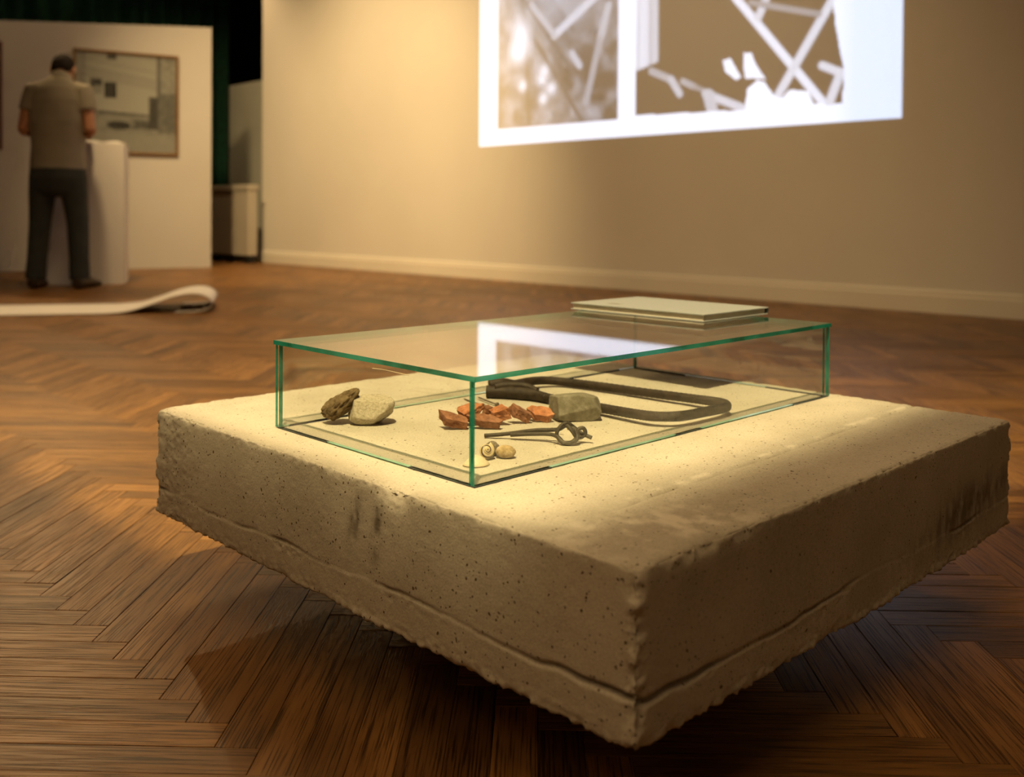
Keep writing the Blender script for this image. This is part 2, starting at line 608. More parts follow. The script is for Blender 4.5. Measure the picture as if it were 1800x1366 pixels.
def vnoise(p, seed=0):
    """value noise on an (n,3) numpy array, range about 0..1"""
    i = np.floor(p).astype(np.int64)
    f = p - i
    f = f * f * (3 - 2 * f)

    def h(x, y, z):
        v = (x * 374761393 + y * 668265263 + z * 2147483647 + seed * 1274126177) & 0xFFFFFFFF
        v = ((v ^ (v >> 13)) * 1274126177) & 0xFFFFFFFF
        v = v ^ (v >> 16)
        return (v & 0xFFFF) / 65535.0
    r = 0
    for dx in (0, 1):
        wx = f[:, 0] if dx else 1 - f[:, 0]
        for dy in (0, 1):
            wy = f[:, 1] if dy else 1 - f[:, 1]
            for dz in (0, 1):
                wz = f[:, 2] if dz else 1 - f[:, 2]
                r = r + wx * wy * wz * h(i[:, 0] + dx, i[:, 1] + dy, i[:, 2] + dz)
    return r


def fbm(p, octaves=4, seed=0):
    a, s, t = 1.0, 0.0, 0.0
    for o in range(octaves):
        s = s + a * vnoise(p * (2 ** o), seed + o)
        t += a
        a *= 0.55
    return s / t


# ------------------------------------------------------------------ the hall shell
X_WALL, WALL_END = 5.60, 9.72
CEIL = 4.2
struct(box('wall_right', (X_WALL, X_WALL + 0.25, -4.0, WALL_END, 0, CEIL), M['wall'], bev=0.004))
struct(box('wall_left', (-4.2, -4.0, -4.0, 13.0, 0, CEIL), M['wall']))
struct(box('wall_front', (-4.0, X_WALL, -4.2, -4.0, 0, CEIL), M['wall']))
struct(box('wall_back', (-4.0, 8.5, 13.0, 13.2, 0, CEIL), M['dark_wall']))
struct(box('wall_alcove', (8.5, 8.7, WALL_END - 0.25, 13.0, 0, CEIL), M['dark_wall']))
struct(box('ceiling', (-4.2, 8.7, -4.2, 13.2, CEIL, CEIL + 0.1), M['ceiling']))

# skirting board with a stepped top moulding
prof = [(0, 0), (-0.020, 0), (-0.020, 0.098), (-0.014, 0.106), (-0.014, 0.122), (-0.006, 0.133), (0, 0.133)]
V, F = [], []
for y in (-4.0, WALL_END):
    for a, b in prof:
        V.append((X_WALL + a, y, b))
n = len(prof)
F = [(i, i + 1, n + i + 1, n + i) for i in range(n - 1)] + [tuple(range(n - 1, -1, -1)), tuple(range(n, 2 * n))]
struct(obj('baseboard_right', V, F, M['board']))

# ------------------------------------------------------------------ herringbone parquet
BW, NL = 0.0468, 8
BL = BW * NL
AX = -0.016
ex = np.array([-1, 1]) / math.sqrt(2)
ey = np.array([1, 1]) / math.sqrt(2)
Rax = np.array([[math.cos(AX), -math.sin(AX)], [math.sin(AX), math.cos(AX)]])
ex, ey = Rax @ ex, Rax @ ey
ORG = np.array([0.4705, 1.0357])
FX0, FX1, FY0, FY1 = -4.0, 8.5, -4.0, 13.0
GAP, BEV, TH = 0.00032, 0.0006, 0.012

floor = obj('floor', [(FX0, FY0, -TH), (FX1, FY0, -TH), (FX1, FY1, -TH), (FX0, FY1, -TH)], [(0, 1, 2, 3)], M['subfloor'])
struct(floor)
floor['label'] = 'glossy reddish-brown oak herringbone parquet floor of the hall'


def project(x, y, z):
    d = Vector((x, y, z - HC))
    dep = d.dot(cf)
    if dep < 0.05:
        return None
    return 900 + FPX * d.dot(cr) / dep, 683 + SHIFT - FPX * d.dot(cu) / dep, dep


boards = []
rg = random.Random(3)
rad = 14.0
imax = int(rad / (BW * math.sqrt(2))) + 4
for i in range(-imax, imax):
    for j in range(-20, 21):
        for kind in (0, 1):
            if kind == 0:
                lx0, lx1, ly0, ly1 = i, i + NL, i + 2 * NL * j, i + 1 + 2 * NL * j
            else:
                lx0, lx1, ly0, ly1 = i, i + 1, i + 1 + 2 * NL * j, i + 1 + NL + 2 * NL * j
            c = ORG + ex * BW * (lx0 + lx1) / 2 + ey * BW * (ly0 + ly1) / 2
            if not (FX0 < c[0] < FX1 and FY0 < c[1] < FY1):
                continue
            if c[0] > X_WALL + 0.3 and c[1] < WALL_END - 0.3:
                continue
            boards.append((c, kind))


def hidden_by_slab(u, v):
    # silhouette of the slab and case seen from the camera
    poly = [(276, 716), (484, 598), (1100, 530), (1463, 569), (1780, 737), (1774, 922), (1119, 1331), (273, 905)]
    ins = False
    for a in range(len(poly)):
        x1, y1 = poly[a]
        x2, y2 = poly[a - 1]
        if (y1 > v) != (y2 > v) and u < (x2 - x1) * (v - y1) / (y2 - y1) + x1:
            ins = not ins
    return ins


score = []
for bi, (c, k) in enumerate(boards):
    s = 0
    pr = project(c[0], c[1], 0)
    if pr and -60 < pr[0] < 1860 and 400 < pr[1] < 1440 and not hidden_by_slab(pr[0], pr[1]):
        s = HC / pr[2] ** 3
    score.append(s)
order = sorted(range(len(boards)), key=lambda b: -score[b])
near = set(b for b in order[:300] if score[b] > 0)


def board_geo(c, kind, rr):
    d = ex if kind == 0 else ey
    q = ey if kind == 0 else ex
    hl, hw = BL / 2 - GAP, BW / 2 - GAP
    dz = rr.uniform(-0.00025, 0.00025)
    tilt = rr.uniform(-0.00025, 0.00025)
    V, W = [], []
    off = rr.uniform(0, 40)
    for ring, (ins, z) in enumerate(((BEV, 0.0), (0.0, -BEV * 0.7), (0.0, -TH + 0.001))):
        for sa, sb in ((-1, -1), (1, -1), (1, 1), (-1, 1)):
            a, b = sa * (hl - ins), sb * (hw - ins)
            p = c + d * a + q * b
            V.append((p[0], p[1], z + (dz + tilt * sb if ring < 2 else 0)))
            W.append((a + off, b + off * 0.37, off))
    F = [(0, 1, 2, 3)]
    for r in (0, 4):
        for k in range(4):
            k2 = (k + 1) % 4
            F.append((r + k, r + 4 + k, r + 4 + k2, r + k2))
    # keep the winding upward
    e1 = np.array(V[1][:2]) - np.array(V[0][:2])
    e2 = np.array(V[2][:2]) - np.array(V[1][:2])
    if e1[0] * e2[1] - e1[1] * e2[0] < 0:
        F = [tuple(reversed(f)) for f in F]
    return V, F, W, rr.betavariate(2.0, 2.2)


def set_wood_attrs(me, W, R):
    at = me.attributes.new('wco', 'FLOAT_VECTOR', 'POINT')
    at.data.foreach_set('vector', np.array(W, dtype=np.float32).ravel())
    ar = me.attributes.new('wrnd', 'FLOAT', 'POINT')
    ar.data.foreach_set('value', np.array(R, dtype=np.float32))


allV, allF, allW, allR = [], [], [], []
for bi, (c, k) in enumerate(boards):
    V, F, W, r = board_geo(c, k, rg)
    if bi in near:
        V = [(x - c[0], y - c[1], z) for x, y, z in V]
        o = obj('plank', V, F, M['wood'], floor)
        o.location = (c[0], c[1], 0)
        set_wood_attrs(o.data, W, [r] * len(V))
    else:
        b0 = len(allV)
        allV += V
        allF += [tuple(x + b0 for x in f) for f in F]
        allW += W
        allR += [r] * len(V)
far = obj('far_planks', allV, allF, M['wood'], floor)
set_wood_attrs(far.data, allW, allR)
far['kind'] = 'stuff'

# ------------------------------------------------------------------ the concrete slab
SX0, SX1, SY0, SY1, ZB, ZT = 0.602, 1.438, 0.471, 1.340, 0.1136, 0.2621


def build_slab():
    nx, ny, nz = 300, 310, 84
    ids = {}
    P = []

    def vid(i, j, k):
        key = (i, j, k)
        if key not in ids:
            ids[key] = len(P)
            P.append(key)
        return ids[key]
    F = []
    for i in range(nx):
        for j in range(ny):
            F.append((vid(i, j, nz), vid(i + 1, j, nz), vid(i + 1, j + 1, nz), vid(i, j + 1, nz)))
    for i in range(0, nx):
        for j in range(0, ny):
            F.append((vid(i, j, 0), vid(i, j + 1, 0), vid(i + 1, j + 1, 0), vid(i + 1, j, 0)))
    for k in range(nz):
        for i in range(nx):
            F.append((vid(i, 0, k), vid(i + 1, 0, k), vid(i + 1, 0, k + 1), vid(i, 0, k + 1)))
            F.append((vid(i + 1, ny, k), vid(i, ny, k), vid(i, ny, k + 1), vid(i + 1, ny, k + 1)))
        for j in range(ny):
            F.append((vid(0, j + 1, k), vid(0, j, k), vid(0, j, k + 1), vid(0, j + 1, k + 1)))
            F.append((vid(nx, j, k), vid(nx, j + 1, k), vid(nx, j + 1, k + 1), vid(nx, j, k + 1)))
    A = np.array(P, dtype=float)
    lo = np.array([SX0, SY0, ZB])
    hi = np.array([SX1, SY1, ZT])
    p = lo + A / np.array([nx, ny, nz]) * (hi - lo)
    # rounded arrises
    r = 0.0042
    inner = np.clip(p, lo + r, hi - r)
    d = p - inner
    ln = np.linalg.norm(d, axis=1, keepdims=True)
    nrm = d / np.maximum(ln, 1e-9)
    p2 = inner + nrm * r
    # distances to faces
    dx = np.minimum(p[:, 0] - lo[0], hi[0] - p[:, 0])
    dy = np.minimum(p[:, 1] - lo[1], hi[1] - p[:, 1])
    dzt, dzb = hi[2] - p[:, 2], p[:, 2] - lo[2]
    side = np.minimum(dx, dy)
    top_e = np.where(dzt < 1e-6, side, dzt)           # distance from a top arris, on top or on a side
    bot_e = np.where(dzb < 1e-6, side, dzb)
    on_top = dzt < 1e-6
    on_bot = dzb < 1e-6
    on_side = ~(on_top | on_bot)
    vert_e = np.where(on_side, np.maximum(dx, dy), 9)
    vert_e = np.minimum(vert_e, np.where(on_top | on_bot, np.maximum(dx, dy), 9))
    disp = np.zeros(len(p))
    disp += (fbm(p * 14, 3, 1) - 0.5) * 0.0014 * on_side
    disp += (fbm(p * 160, 3, 2) - 0.5) * 0.0008 * on_side
    disp -= fbm(p * 25, 3, 3) * 0.0007 * on_top
    disp -= fbm(p * 220, 2, 13) * 0.0004 * on_top
    # crumbled top arrises
    rough = fbm(p * 110, 4, 4)
    big = fbm(p * 17, 2, 34)
    disp -= np.exp(-(top_e / 0.0050) ** 2) * (np.clip(rough - 0.42, 0, 1) * 0.011 + np.clip(big - 0.56, 0, 1) * 0.014 * rough)
    # crumbled vertical arris
    disp -= np.exp(-(vert_e / 0.0085) ** 2) * np.clip(fbm(p * 95, 4, 14) - 0.36, 0, 1) * 0.026
    # ragged bottom arris
    rg2 = fbm(p * np.array([130, 130, 90]), 4, 5)
    rg3 = fbm(p * np.array([11, 11, 11]), 3, 35)
    disp += np.exp(-(bot_e / 0.0065) ** 2) * ((rg2 - 0.55) * 0.010 + (rg3 - 0.52) * 0.010)
    # damaged band near the bottom
    disp += on_side * np.exp(-((dzb - 0.008) / 0.008) ** 2) * (fbm(p * 190, 3, 6) - 0.5) * 0.0034
    # casting joint: a wandering ledge line about a quarter of the way up
    along = np.where(dx < dy, p[:, 1], p[:, 0])
    w1 = np.stack([along * 5, np.where(dx < dy, 1.0, 7.0), np.zeros(len(p))], 1)
    zc = 0.1535 + (fbm(w1, 3, 7) - 0.5) * 0.018 + (fbm(w1 * 9, 3, 47) - 0.5) * 0.0040
    gd = np.clip(fbm(w1 * np.array([2.4, 1, 1]) + 5, 2, 8) - 0.42, 0, 1) * 2.6
    corner = np.exp(-(np.hypot(p[:, 0] - SX0, p[:, 1] - SY0) / 0.13) ** 2)
    gdep = np.minimum(gd * 0.0042 + corner * 0.0085, 0.0095)
    gw = 0.0013 + corner * 0.0011
    disp -= on_side * np.exp(-((p[:, 2] - zc) / gw) ** 2) * gdep
    disp += on_side * (p[:, 2] < zc) * (0.0010 * fbm(w1 * 3 + 2, 2, 48))
    endL = np.exp(-((p[:, 1] - 1.29) / 0.06) ** 2) * (p[:, 0] < lo[0] + 1e-6)
    disp -= on_side * endL * (fbm(p * np.array([90, 90, 130]), 4, 49) - 0.3) * 0.0032
    disp -= on_side * np.exp(-((p[:, 2] - zc + 0.006) / 0.006) ** 2) * np.clip(fbm(p * 150, 3, 50) - 0.5, 0, 1) * 0.010 * np.clip(gd * 1.5, 0, 1)
    # groove on the top face parallel to the front pane
    gy = 0.588 + (p[:, 0] - 0.733) * 0.025 + (fbm(np.stack([p[:, 0] * 9, p[:, 0] * 0, p[:, 0] * 0], 1), 2, 9) - 0.5) * 0.006
    on = on_top * np.clip((p[:, 0] - 0.70) / 0.05, 0, 1) * np.clip(fbm(p * np.array([30, 4, 1]), 2, 10) + 0.15, 0, 1)
    disp -= on * np.exp(-((p[:, 1] - gy) / 0.0022) ** 2) * 0.0055
    disp += on * ((p[:, 1] - gy) < 0) * 0.0 - on_top * (p[:, 1] < gy) * 0.0006
    # broken-out chip on the left top arris, chips along the right top arris near the corner
    c1 = np.exp(-(((p[:, 1] - 0.785) / 0.022) ** 2 + ((p[:, 0] - SX0) / 0.012) ** 2 + ((p[:, 2] - ZT) / 0.016) ** 2))
    disp -= c1 * 0.010 * (0.25 + 1.3 * fbm(p * 170, 4, 11))
    c2 = np.exp(-(((p[:, 0] - 0.70) / 0.07) ** 2 + ((p[:, 1] - SY0) / 0.008) ** 2 + ((p[:, 2] - ZT) / 0.010) ** 2))
    disp -= c2 * 0.009 * np.clip(fbm(p * 90, 3, 12) * 1.6 - 0.2, 0, 1.4)
    c3 = np.exp(-(((p[:, 0] - SX0) / 0.012) ** 2 + ((p[:, 1] - SY0) / 0.012) ** 2 + ((p[:, 2] - ZT) / 0.014) ** 2))
    disp -= c3 * 0.008
    p3 = p2 + nrm * disp[:, None]
    # raised crust of laitance on the top near the front corner
    # stains: old drips on the left face, a dark honeycombed patch on the right face
    st = np.zeros(len(p))
    n1 = fbm(p * np.array([40, 260, 60]), 3, 20)
    left = dx == (p[:, 0] - lo[0])
    onL = on_side & (p[:, 0] < lo[0] + 1e-6)
    onR = on_side & (p[:, 1] < lo[1] + 1e-6)
    def gs(a, c, s):
        return np.exp(-((a - c) / s) ** 2)
    yy, zz, xx = p[:, 1], p[:, 2], p[:, 0]
    st += onL * (gs(yy, 0.852 + (zz - 0.21) * -0.25, 0.010) * gs(zz, 0.212, 0.026) + gs(yy, 0.812 + (zz - 0.21) * -0.15, 0.008) * gs(zz, 0.212, 0.032)) * np.clip(n1 * 2.4 - 0.55, 0, 1)
    st += onL * gs(yy, 1.32, 0.05) * gs(zz, 0.20, 0.05) * np.clip(fbm(p * 45, 4, 21) * 2.2 - 0.75, 0, 1) * 0.8
    st += onR * gs(xx, 1.30, 0.16) * gs(zz, 0.165 + (xx - 1.2) * 0.09, 0.026) * np.clip(fbm(p * np.array([150, 60, 50]), 4, 22) * 3.0 - 0.95, 0, 1)
    st += on_side * np.exp(-((p[:, 2] - zc) / 0.0018) ** 2) * np.clip(gd * 1.2 + corner, 0, 1) * 0.7  # darker along the casting joint
    st += on_top * np.exp(-((p[:, 1] - gy) / 0.0016) ** 2) * on * 0.8  # darker along the groove
    st += np.exp(-(top_e / 0.006) ** 2) * on_side * np.clip(rough * 3 - 1.2, 0, 1) * 0.35  # darker flecks on the sides just under the top arris
    me = bpy.data.meshes.new('concrete_slab')
    me.from_pydata(p3.tolist(), [], F)
    me.polygons.foreach_set('use_smooth', [True] * len(F))
    crust = on_top * gs(p[:, 1], 0.545 - (p[:, 0] - 0.66) * 0.25, 0.050) * gs(p[:, 0], 0.69, 0.12) * np.clip(fbm(p * 60, 4, 60) * 5 - 2.2, 0, 1)
    crust += c1 * np.clip(fbm(p * 120, 3, 61) * 3 - 1.0, 0, 1) * 0.7
    crust += on_top * gs(p[:, 1], gy + 0.006, 0.006) * np.clip((p[:, 0] - 0.70) / 0.05, 0, 1) * np.clip(fbm(p * np.array([60, 90, 1]), 3, 62) * 4 - 1.8, 0, 1) * 0.7
    me.attributes.new('crust', 'FLOAT', 'POINT').data.foreach_set('value', np.clip(crust, 0, 0.9).astype(np.float32))
    a = me.attributes.new('stain_dark', 'FLOAT', 'POINT')
    a.data.foreach_set('value', np.clip(st, 0, 0.85).astype(np.float32))
    me.materials.append(M['concrete'])
    me.update()
    return me


slab = empty('concrete_slab', ((SX0 + SX1) / 2, (SY0 + SY1) / 2, 0))
tag(slab, 'thick square cast concrete slab hovering low above the parquet, carrying the glass case', 'concrete slab')
so = bpy.data.objects.new('slab_body', build_slab())
COL.objects.link(so)
so.parent = slab
so.matrix_parent_inverse = Matrix.Translation((-(SX0 + SX1) / 2, -(SY0 + SY1) / 2, 0))
cx, cy = (SX0 + SX1) / 2, (SY0 + SY1) / 2
sup = box('support_base', (-0.17, 0.17, -0.17, 0.17, 0, ZB + 0.004), M['support'], slab, 0.004)
sup['label'] = 'black recessed base in the dark under the slab'

# ------------------------------------------------------------------ the glass case
GX0, GX1, GY0, GY1 = 0.662, 1.406, 0.7276, 1.113
GZ0, GZ1 = ZT, 0.3761
T = 0.0056
case = empty('glass_case', ((GX0 + GX1) / 2, (GY0 + GY1) / 2, ZT))
tag(case, 'low clear glass display case with green edges standing on the concrete slab', 'display case')


def pane(name, x0, x1, y0, y1, z0, z1):
    V, F = box_vf(x0 - case.location.x, x1 - case.location.x, y0 - case.location.y, y1 - case.location.y, z0 - ZT, z1 - ZT)
    ext = (x1 - x0, y1 - y0, z1 - z0)
    thin = ext.index(min(ext))
    Va = [Vector(v) for v in V]
    mi = []
    for f in F:
        nn = (Va[f[1]] - Va[f[0]]).cross(Va[f[2]] - Va[f[1]])
        ax = max(range(3), key=lambda q: abs(nn[q]))
        mi.append(0 if ax == thin else (2 if (ax == 2 and nn[2] < 0 and thin != 2) else 1))
    return obj(name, V, F, None, case, mats=[M['glass'], M['glass_edge'], M['pale_edge']], midx=mi)


zs = ZT + 0.0012
E_ = 0.0001
pane('top_pane', GX0 - 0.002, GX1 + 0.002, GY0 - 0.002, GY1 + 0.002, GZ1 - T, GZ1)
pane('side_pane', GX0, GX1, GY0, GY0 + T, zs, GZ1 - T - E_)
pane('side_pane', GX0, GX1, GY1 - T, GY1, zs, GZ1 - T - E_)
pane('side_pane', GX0, GX0 + T, GY0 + T + 0.0025, GY1 - T - 0.0025, zs, GZ1 - T - E_)
pane('side_pane', GX1 - T, GX1, GY0 + T + 0.0025, GY1 - T - 0.0025, zs, GZ1 - T - E_)


def strip(x0, x1, y0, y1):  # thin dark piece imitating a reflection at the pane's bottom edge
    o = box('dark_reflection_strip', (x0 - case.location.x, x1 - case.location.x, y0 - case.location.y, y1 - case.location.y,
                             -0.0004, 0.0012), M['edge_reflection'], case)
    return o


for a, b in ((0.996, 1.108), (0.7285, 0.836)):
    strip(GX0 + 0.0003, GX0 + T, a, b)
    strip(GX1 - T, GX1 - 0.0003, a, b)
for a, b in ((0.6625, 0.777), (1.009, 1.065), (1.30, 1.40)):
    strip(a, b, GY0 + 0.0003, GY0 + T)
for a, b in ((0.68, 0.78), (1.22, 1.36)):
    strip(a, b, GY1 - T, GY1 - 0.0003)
V, F = tube_vf(smooth_path([(0, 0.034, 0.0), (0, 0.01, 0.001), (0, -0.034, 0.0)], 6), 0.00035, 6)
sc_ = obj('scratch', [Vector(v) + Vector((GX0 - 0.0002 - case.location.x, 0.868 - case.location.y, 0.364 - ZT)) for v in V], F, M['flat_shell'], case)
sc_['label'] = 'fine pale scratch on the left pane'

# ------------------------------------------------------------------ book on the case
BX0, BX1, BY0, BY1 = 1.263, 1.452, 0.862, 1.140
book = empty('hardcover_book', ((BX0 + BX1) / 2, (BY0 + BY1) / 2, GZ1))
tag(book, 'grey hardcover book lying closed on top of the glass case', 'book')
hx, hy = (BX1 - BX0) / 2, (BY1 - BY0) / 2
HB, CB = 0.0125, 0.0022
box('front_cover', (-hx, hx, -hy, hy, HB - CB, HB), M['book_cover'], book, 0.0006)
box('back_cover', (-hx, hx, -hy, hy, 0.0002, CB), M['book_cover'], book, 0.0006)
box('spine', (hx - 0.0022, hx + 0.0006, -hy, hy, 0.0004, HB - 0.0002), M['book_edge'], book, 0.0006)
box('page_block', (-hx + 0.0035, hx - 0.007, -hy + 0.0035, hy - 0.0035, CB, HB - CB), M['pages'], book)
Vp, Fp = [], []
for q, (a, b, l) in enumerate(((0, 0, 0.030), (0, 0.006, 0.022), (0, 0.012, 0.026))):
    vv, ff = box_vf(-hx + 0.030 + b, -hx + 0.0335 + b, hy - 0.055 - l, hy - 0.055, HB - 0.0001, HB + 0.00008)
    Fp += [tuple(x + len(Vp) for x in f) for f in ff]
    Vp += vv
ti = obj('cover_print', Vp, Fp, M['print_ink'], book)
ti['label'] = 'small faint lines printed on the cover'

# ------------------------------------------------------------------ finds inside the case
ZS = ZT - 0.0008


def rock_mesh(size, seed, sub=4, amp=0.18, freq=1.3, planes=(), fine=0.03, square=1.0):
    bm = bmesh.new()
    bmesh.ops.create_icosphere(bm, subdivisions=sub, radius=1)
    Vv = np.array([v.co[:] for v in bm.verts])
    F = [[v.index for v in f.verts] for f in bm.faces]
    bm.free()
    if square != 1.0:
        k = (np.abs(Vv) ** square).sum(1) ** (1 / square)
        Vv = Vv / k[:, None]
    n1 = fbm(Vv * freq + seed * 3.1, 3, seed)
    n2 = fbm(Vv * 6 + seed, 4, seed + 5)
    Vv = Vv * (1 + (n1 - 0.5) * 2 * amp + (n2 - 0.5) * 2 * fine)[:, None]
    for nx_, ny_, nz_, d in planes:
        nn = np.array([nx_, ny_, nz_]) / math.sqrt(nx_ ** 2 + ny_ ** 2 + nz_ ** 2)
        e = Vv @ nn - d
        Vv = Vv - np.where(e > 0, e * 0.93, 0)[:, None] * nn
    Vv = Vv * np.array(size)
    Vv[:, 2] -= Vv[:, 2].min()
    return Vv, F


def place(o, loc, rz, rx=0, ry=0):
    o.location = loc
    o.rotation_euler = (rx, ry, rz)
    return o


FACE = math.atan2(cr.y, cr.x)     # turn a find so that its local x runs along the picture

Vv, F = rock_mesh((0.0235, 0.017, 0.0150), 14, 5, 0.26, 2.2, fine=0.13)
Vv[:, 2] += (Vv[:, 0] + 0.012).clip(0) * 0.35      # the lump tips up towards its right end
Vv[:, 2] += (Vv[:, 0] + 0.02).clip(0) * 0.22
o = obj('stone_lump', Vv, F, M['lump'], smooth=True)
place(o, (0.738, 1.076, ZS), FACE)
tag(o, 'knobbly dark brown crusted lump leaning against the pale stone in the case', 'stone')

Vv, F = rock_mesh((0.0310, 0.022, 0.019), 5, 5, 0.16, 1.1, planes=((0.1, -0.2, 1, 0.72), (-1, -0.3, 0.1, 0.86), (0.9, -0.3, -0.6, 0.78), (0, -1, 0.3, 0.8)), fine=0.045, square=2.8)
o = obj('pale_stone', Vv, F, M['pale'], smooth=True)
place(o, (0.768, 1.050, ZS), FACE)
tag(o, 'pale sandy granular stone beside the brown lump at the case\'s left end', 'stone')

Vv, F = rock_mesh((0.0365, 0.024, 0.0205), 23, 5, 0.12, 1.0, planes=((-0.15, 0.1, 1, 0.70), (0.45, 0, 1, 0.76), (-1, -0.2, 0.0, 0.80), (0.1, -1, 0.15, 0.72), (1, -0.2, 0.3, 0.86), (0.3, -1, -0.4, 0.8)), fine=0.03, square=3.2)
o = obj('grey_stone', Vv, F, M['grey_stone'], smooth=True)
place(o, (0.985, 0.880, ZS), FACE + 0.05)
tag(o, 'angular grey-brown stone block in front of the bent rebar', 'stone')


def shard(name, pts_scale, seed, mat, loc, rz, rx, ry, label):
    r = np.random.default_rng(seed)
    bm = bmesh.new()
    n_ = 6
    for a in range(n_):
        th = 2 * math.pi * a / n_ + r.uniform(-0.42, 0.42)
        rr = r.uniform(0.66, 1.12)
        for z in (-1, 1):
            bm.verts.new((math.cos(th) * rr * pts_scale[0] * (1 + 0.12 * z * r.uniform(-1, 1)),
                          math.sin(th) * rr * pts_scale[1], z * pts_scale[2] * r.uniform(0.75, 1.0)))
    res = bmesh.ops.convex_hull(bm, input=list(bm.verts))
    bmesh.ops.delete(bm, geom=[g for g in res['geom_interior'] if isinstance(g, bmesh.types.BMVert)], context='VERTS')
    bmesh.ops.triangulate(bm, faces=list(bm.faces))
    bmesh.ops.subdivide_edges(bm, edges=list(bm.edges), cuts=5, use_grid_fill=True)
    R = Matrix.Rotation(rz, 3, 'Z') @ Matrix.Rotation(ry, 3, 'Y') @ Matrix.Rotation(rx, 3, 'X')
    P_ = np.array([(R @ v.co)[:] for v in bm.verts])
    nn = np.array([(R @ (v.co.normalized()))[:] for v in bm.verts])
    P_ = P_ + nn * ((fbm(P_ * 260 + seed, 4, seed) - 0.5) * 0.0040)[:, None]
    bm.verts.index_update()
    F = [[v.index for v in f.verts] for f in bm.faces]
    bm.free()
    P_[:, 2] -= P_[:, 2].min()
    o = obj(name, P_, F, mat)
    o.location = loc
    tag(o, label, 'brick fragment', 'brick fragments piled in the case')
    return o


shard('brick_fragment', (0.024, 0.011, 0.0065), 31, M['brick_dark'], (0.829, 0.950, ZS), FACE, 0.35, 0.28, 'dark red brick fragment lying flat at the left end of the brick heap')
shard('brick_fragment', (0.023, 0.010, 0.0050), 32, M['brick'], (0.853, 0.950, ZS + 0.011), FACE, 0.45, -0.35, 'bright orange brick fragment resting slanted on top of the heap')
shard('brick_fragment', (0.026, 0.010, 0.0060), 33, M['brick_dark'], (0.857, 0.924, ZS + 0.001), FACE, 0.5, 0.12, 'longest brick fragment, foremost in the middle of the brick heap')
shard('brick_fragment', (0.013, 0.011, 0.0085), 34, M['brick'], (0.889, 0.927, ZS + 0.004), FACE, 0.3, -0.2, 'rough red brick fragment just left of the tilted brown fragment')
shard('brick_fragment', (0.022, 0.008, 0.0075), 35, M['brick_dark'], (0.913, 0.915, ZS), FACE, 0.2, 0.50, 'brown brick fragment tilted down to the right')
shard('brick_fragment', (0.022, 0.011, 0.0060), 36, M['brick'], (0.943, 0.905, ZS), FACE, 0.5, 0.12, 'flat orange brick fragment at the right end of the brick heap')
shard('brick_fragment', (0.008, 0.007, 0.0110), 37, M['brick_dark'], (0.884, 0.948, ZS + 0.002), FACE, 0.1, 0.1, 'small upright dark brick fragment at the back of the heap')


def nail(tip, head, label):
    t, h = Vector(tip), Vector(head)
    root = empty('iron_nail', tip)
    tag(root, label, 'nail', 'iron nails in the case')
    d = h - t
    V, F = tube_vf([Vector(), d * 0.08, d * 0.2, d * 0.96], [0.0003, 0.0011, 0.0013, 0.0013], 10)
    obj('shank', V, F, M['nail'], root, True)
    u = d.normalized()
    V, F = tube_vf([d * 0.95, d * 0.955, d * 0.955 + u * 0.0022, d * 0.955 + u * 0.0028], [0.0015, 0.0034, 0.0034, 0.0022], 12)
    obj('head', V, F, M['nail'], root, True)
    return root


nail((0.972, 1.094, ZT + 0.0004), (0.947, 1.022, ZT + 0.0030), 'iron nail whose head ends nearer, left one of the crossed pair')
nail((0.988, 1.080, ZT + 0.0030), (0.967, 1.014, ZT + 0.0033), 'iron nail whose head ends to the right, upper one of the pair')

# bent reinforcing bar: a flattened loop whose two ends meet in a wrapped bundle
bar = empty('bent_rebar', (1.10, 0.90, ZT))
tag(bar, 'dark rusty reinforcing bar bent into a flat closed loop', 'rebar')
ZR = ZT + 0.0085
path = [(1.047, 1.066, ZR + 0.004), (1.075, 1.077, ZR + 0.005), (1.108, 1.084, ZR + 0.004), (1.140, 1.080, ZR + 0.002), (1.160, 1.060, ZR),
        (1.172, 1.000, ZR), (1.179, 0.900, ZR + 0.001), (1.182, 0.815, ZR + 0.003), (1.180, 0.775, ZR + 0.004), (1.168, 0.758, ZR + 0.004),
        (1.148, 0.752, ZR + 0.004), (1.100, 0.752, ZR + 0.005), (1.062, 0.756, ZR + 0.005), (1.040, 0.769, ZR + 0.005), (1.030, 0.795, ZR + 0.004),
        (1.033, 0.860, ZR + 0.002), (1.040, 0.940, ZR), (1.040, 1.000, ZR)]
sp = smooth_path([Vector(p) - bar.location for p in path], 10)


def ribs(i, a):
    return 1.0 + (0.07 if (i + int(a * 12) // 3) % 3 == 0 else -0.02)


fine_path = smooth_path(sp, 3)
V, F = tube_vf(fine_path, 0.0066, 14, ridge=ribs)
obj('loop_bar', V, F, M['rebar'], bar, True)
V, F = tube_vf(smooth_path([Vector(p) - bar.location for p in [(1.012, 1.080, ZR + 0.010), (1.030, 1.070, ZR + 0.012), (1.050, 1.066, ZR + 0.007), (1.075, 1.074, ZR + 0.005)]], 8), [0.0082] * 25, 14)
obj('bar_end', V, F, M['rebar'], bar, True)
V, F = tube_vf(smooth_path([Vector(p) - bar.location for p in [(1.004, 1.077, ZR + 0.001), (1.020, 1.056, ZR + 0.001), (1.037, 1.020, ZR + 0.001), (1.040, 0.985, ZR)]], 8),
               [0.0095] * 16 + [0.0086 - 0.0002 * q for q in range(9)], 14)
obj('bar_end', V, F, M['rebar'], bar, True)
V, F = tube_vf(smooth_path([Vector(p) - bar.location for p in [(1.010, 1.066, ZR + 0.009), (1.027, 1.052, ZR + 0.011), (1.045, 1.035, ZR + 0.010), (1.050, 1.015, ZR + 0.004)]], 8), 0.0058, 12)
obj('bar_end', V, F, M['rebar'], bar, True)

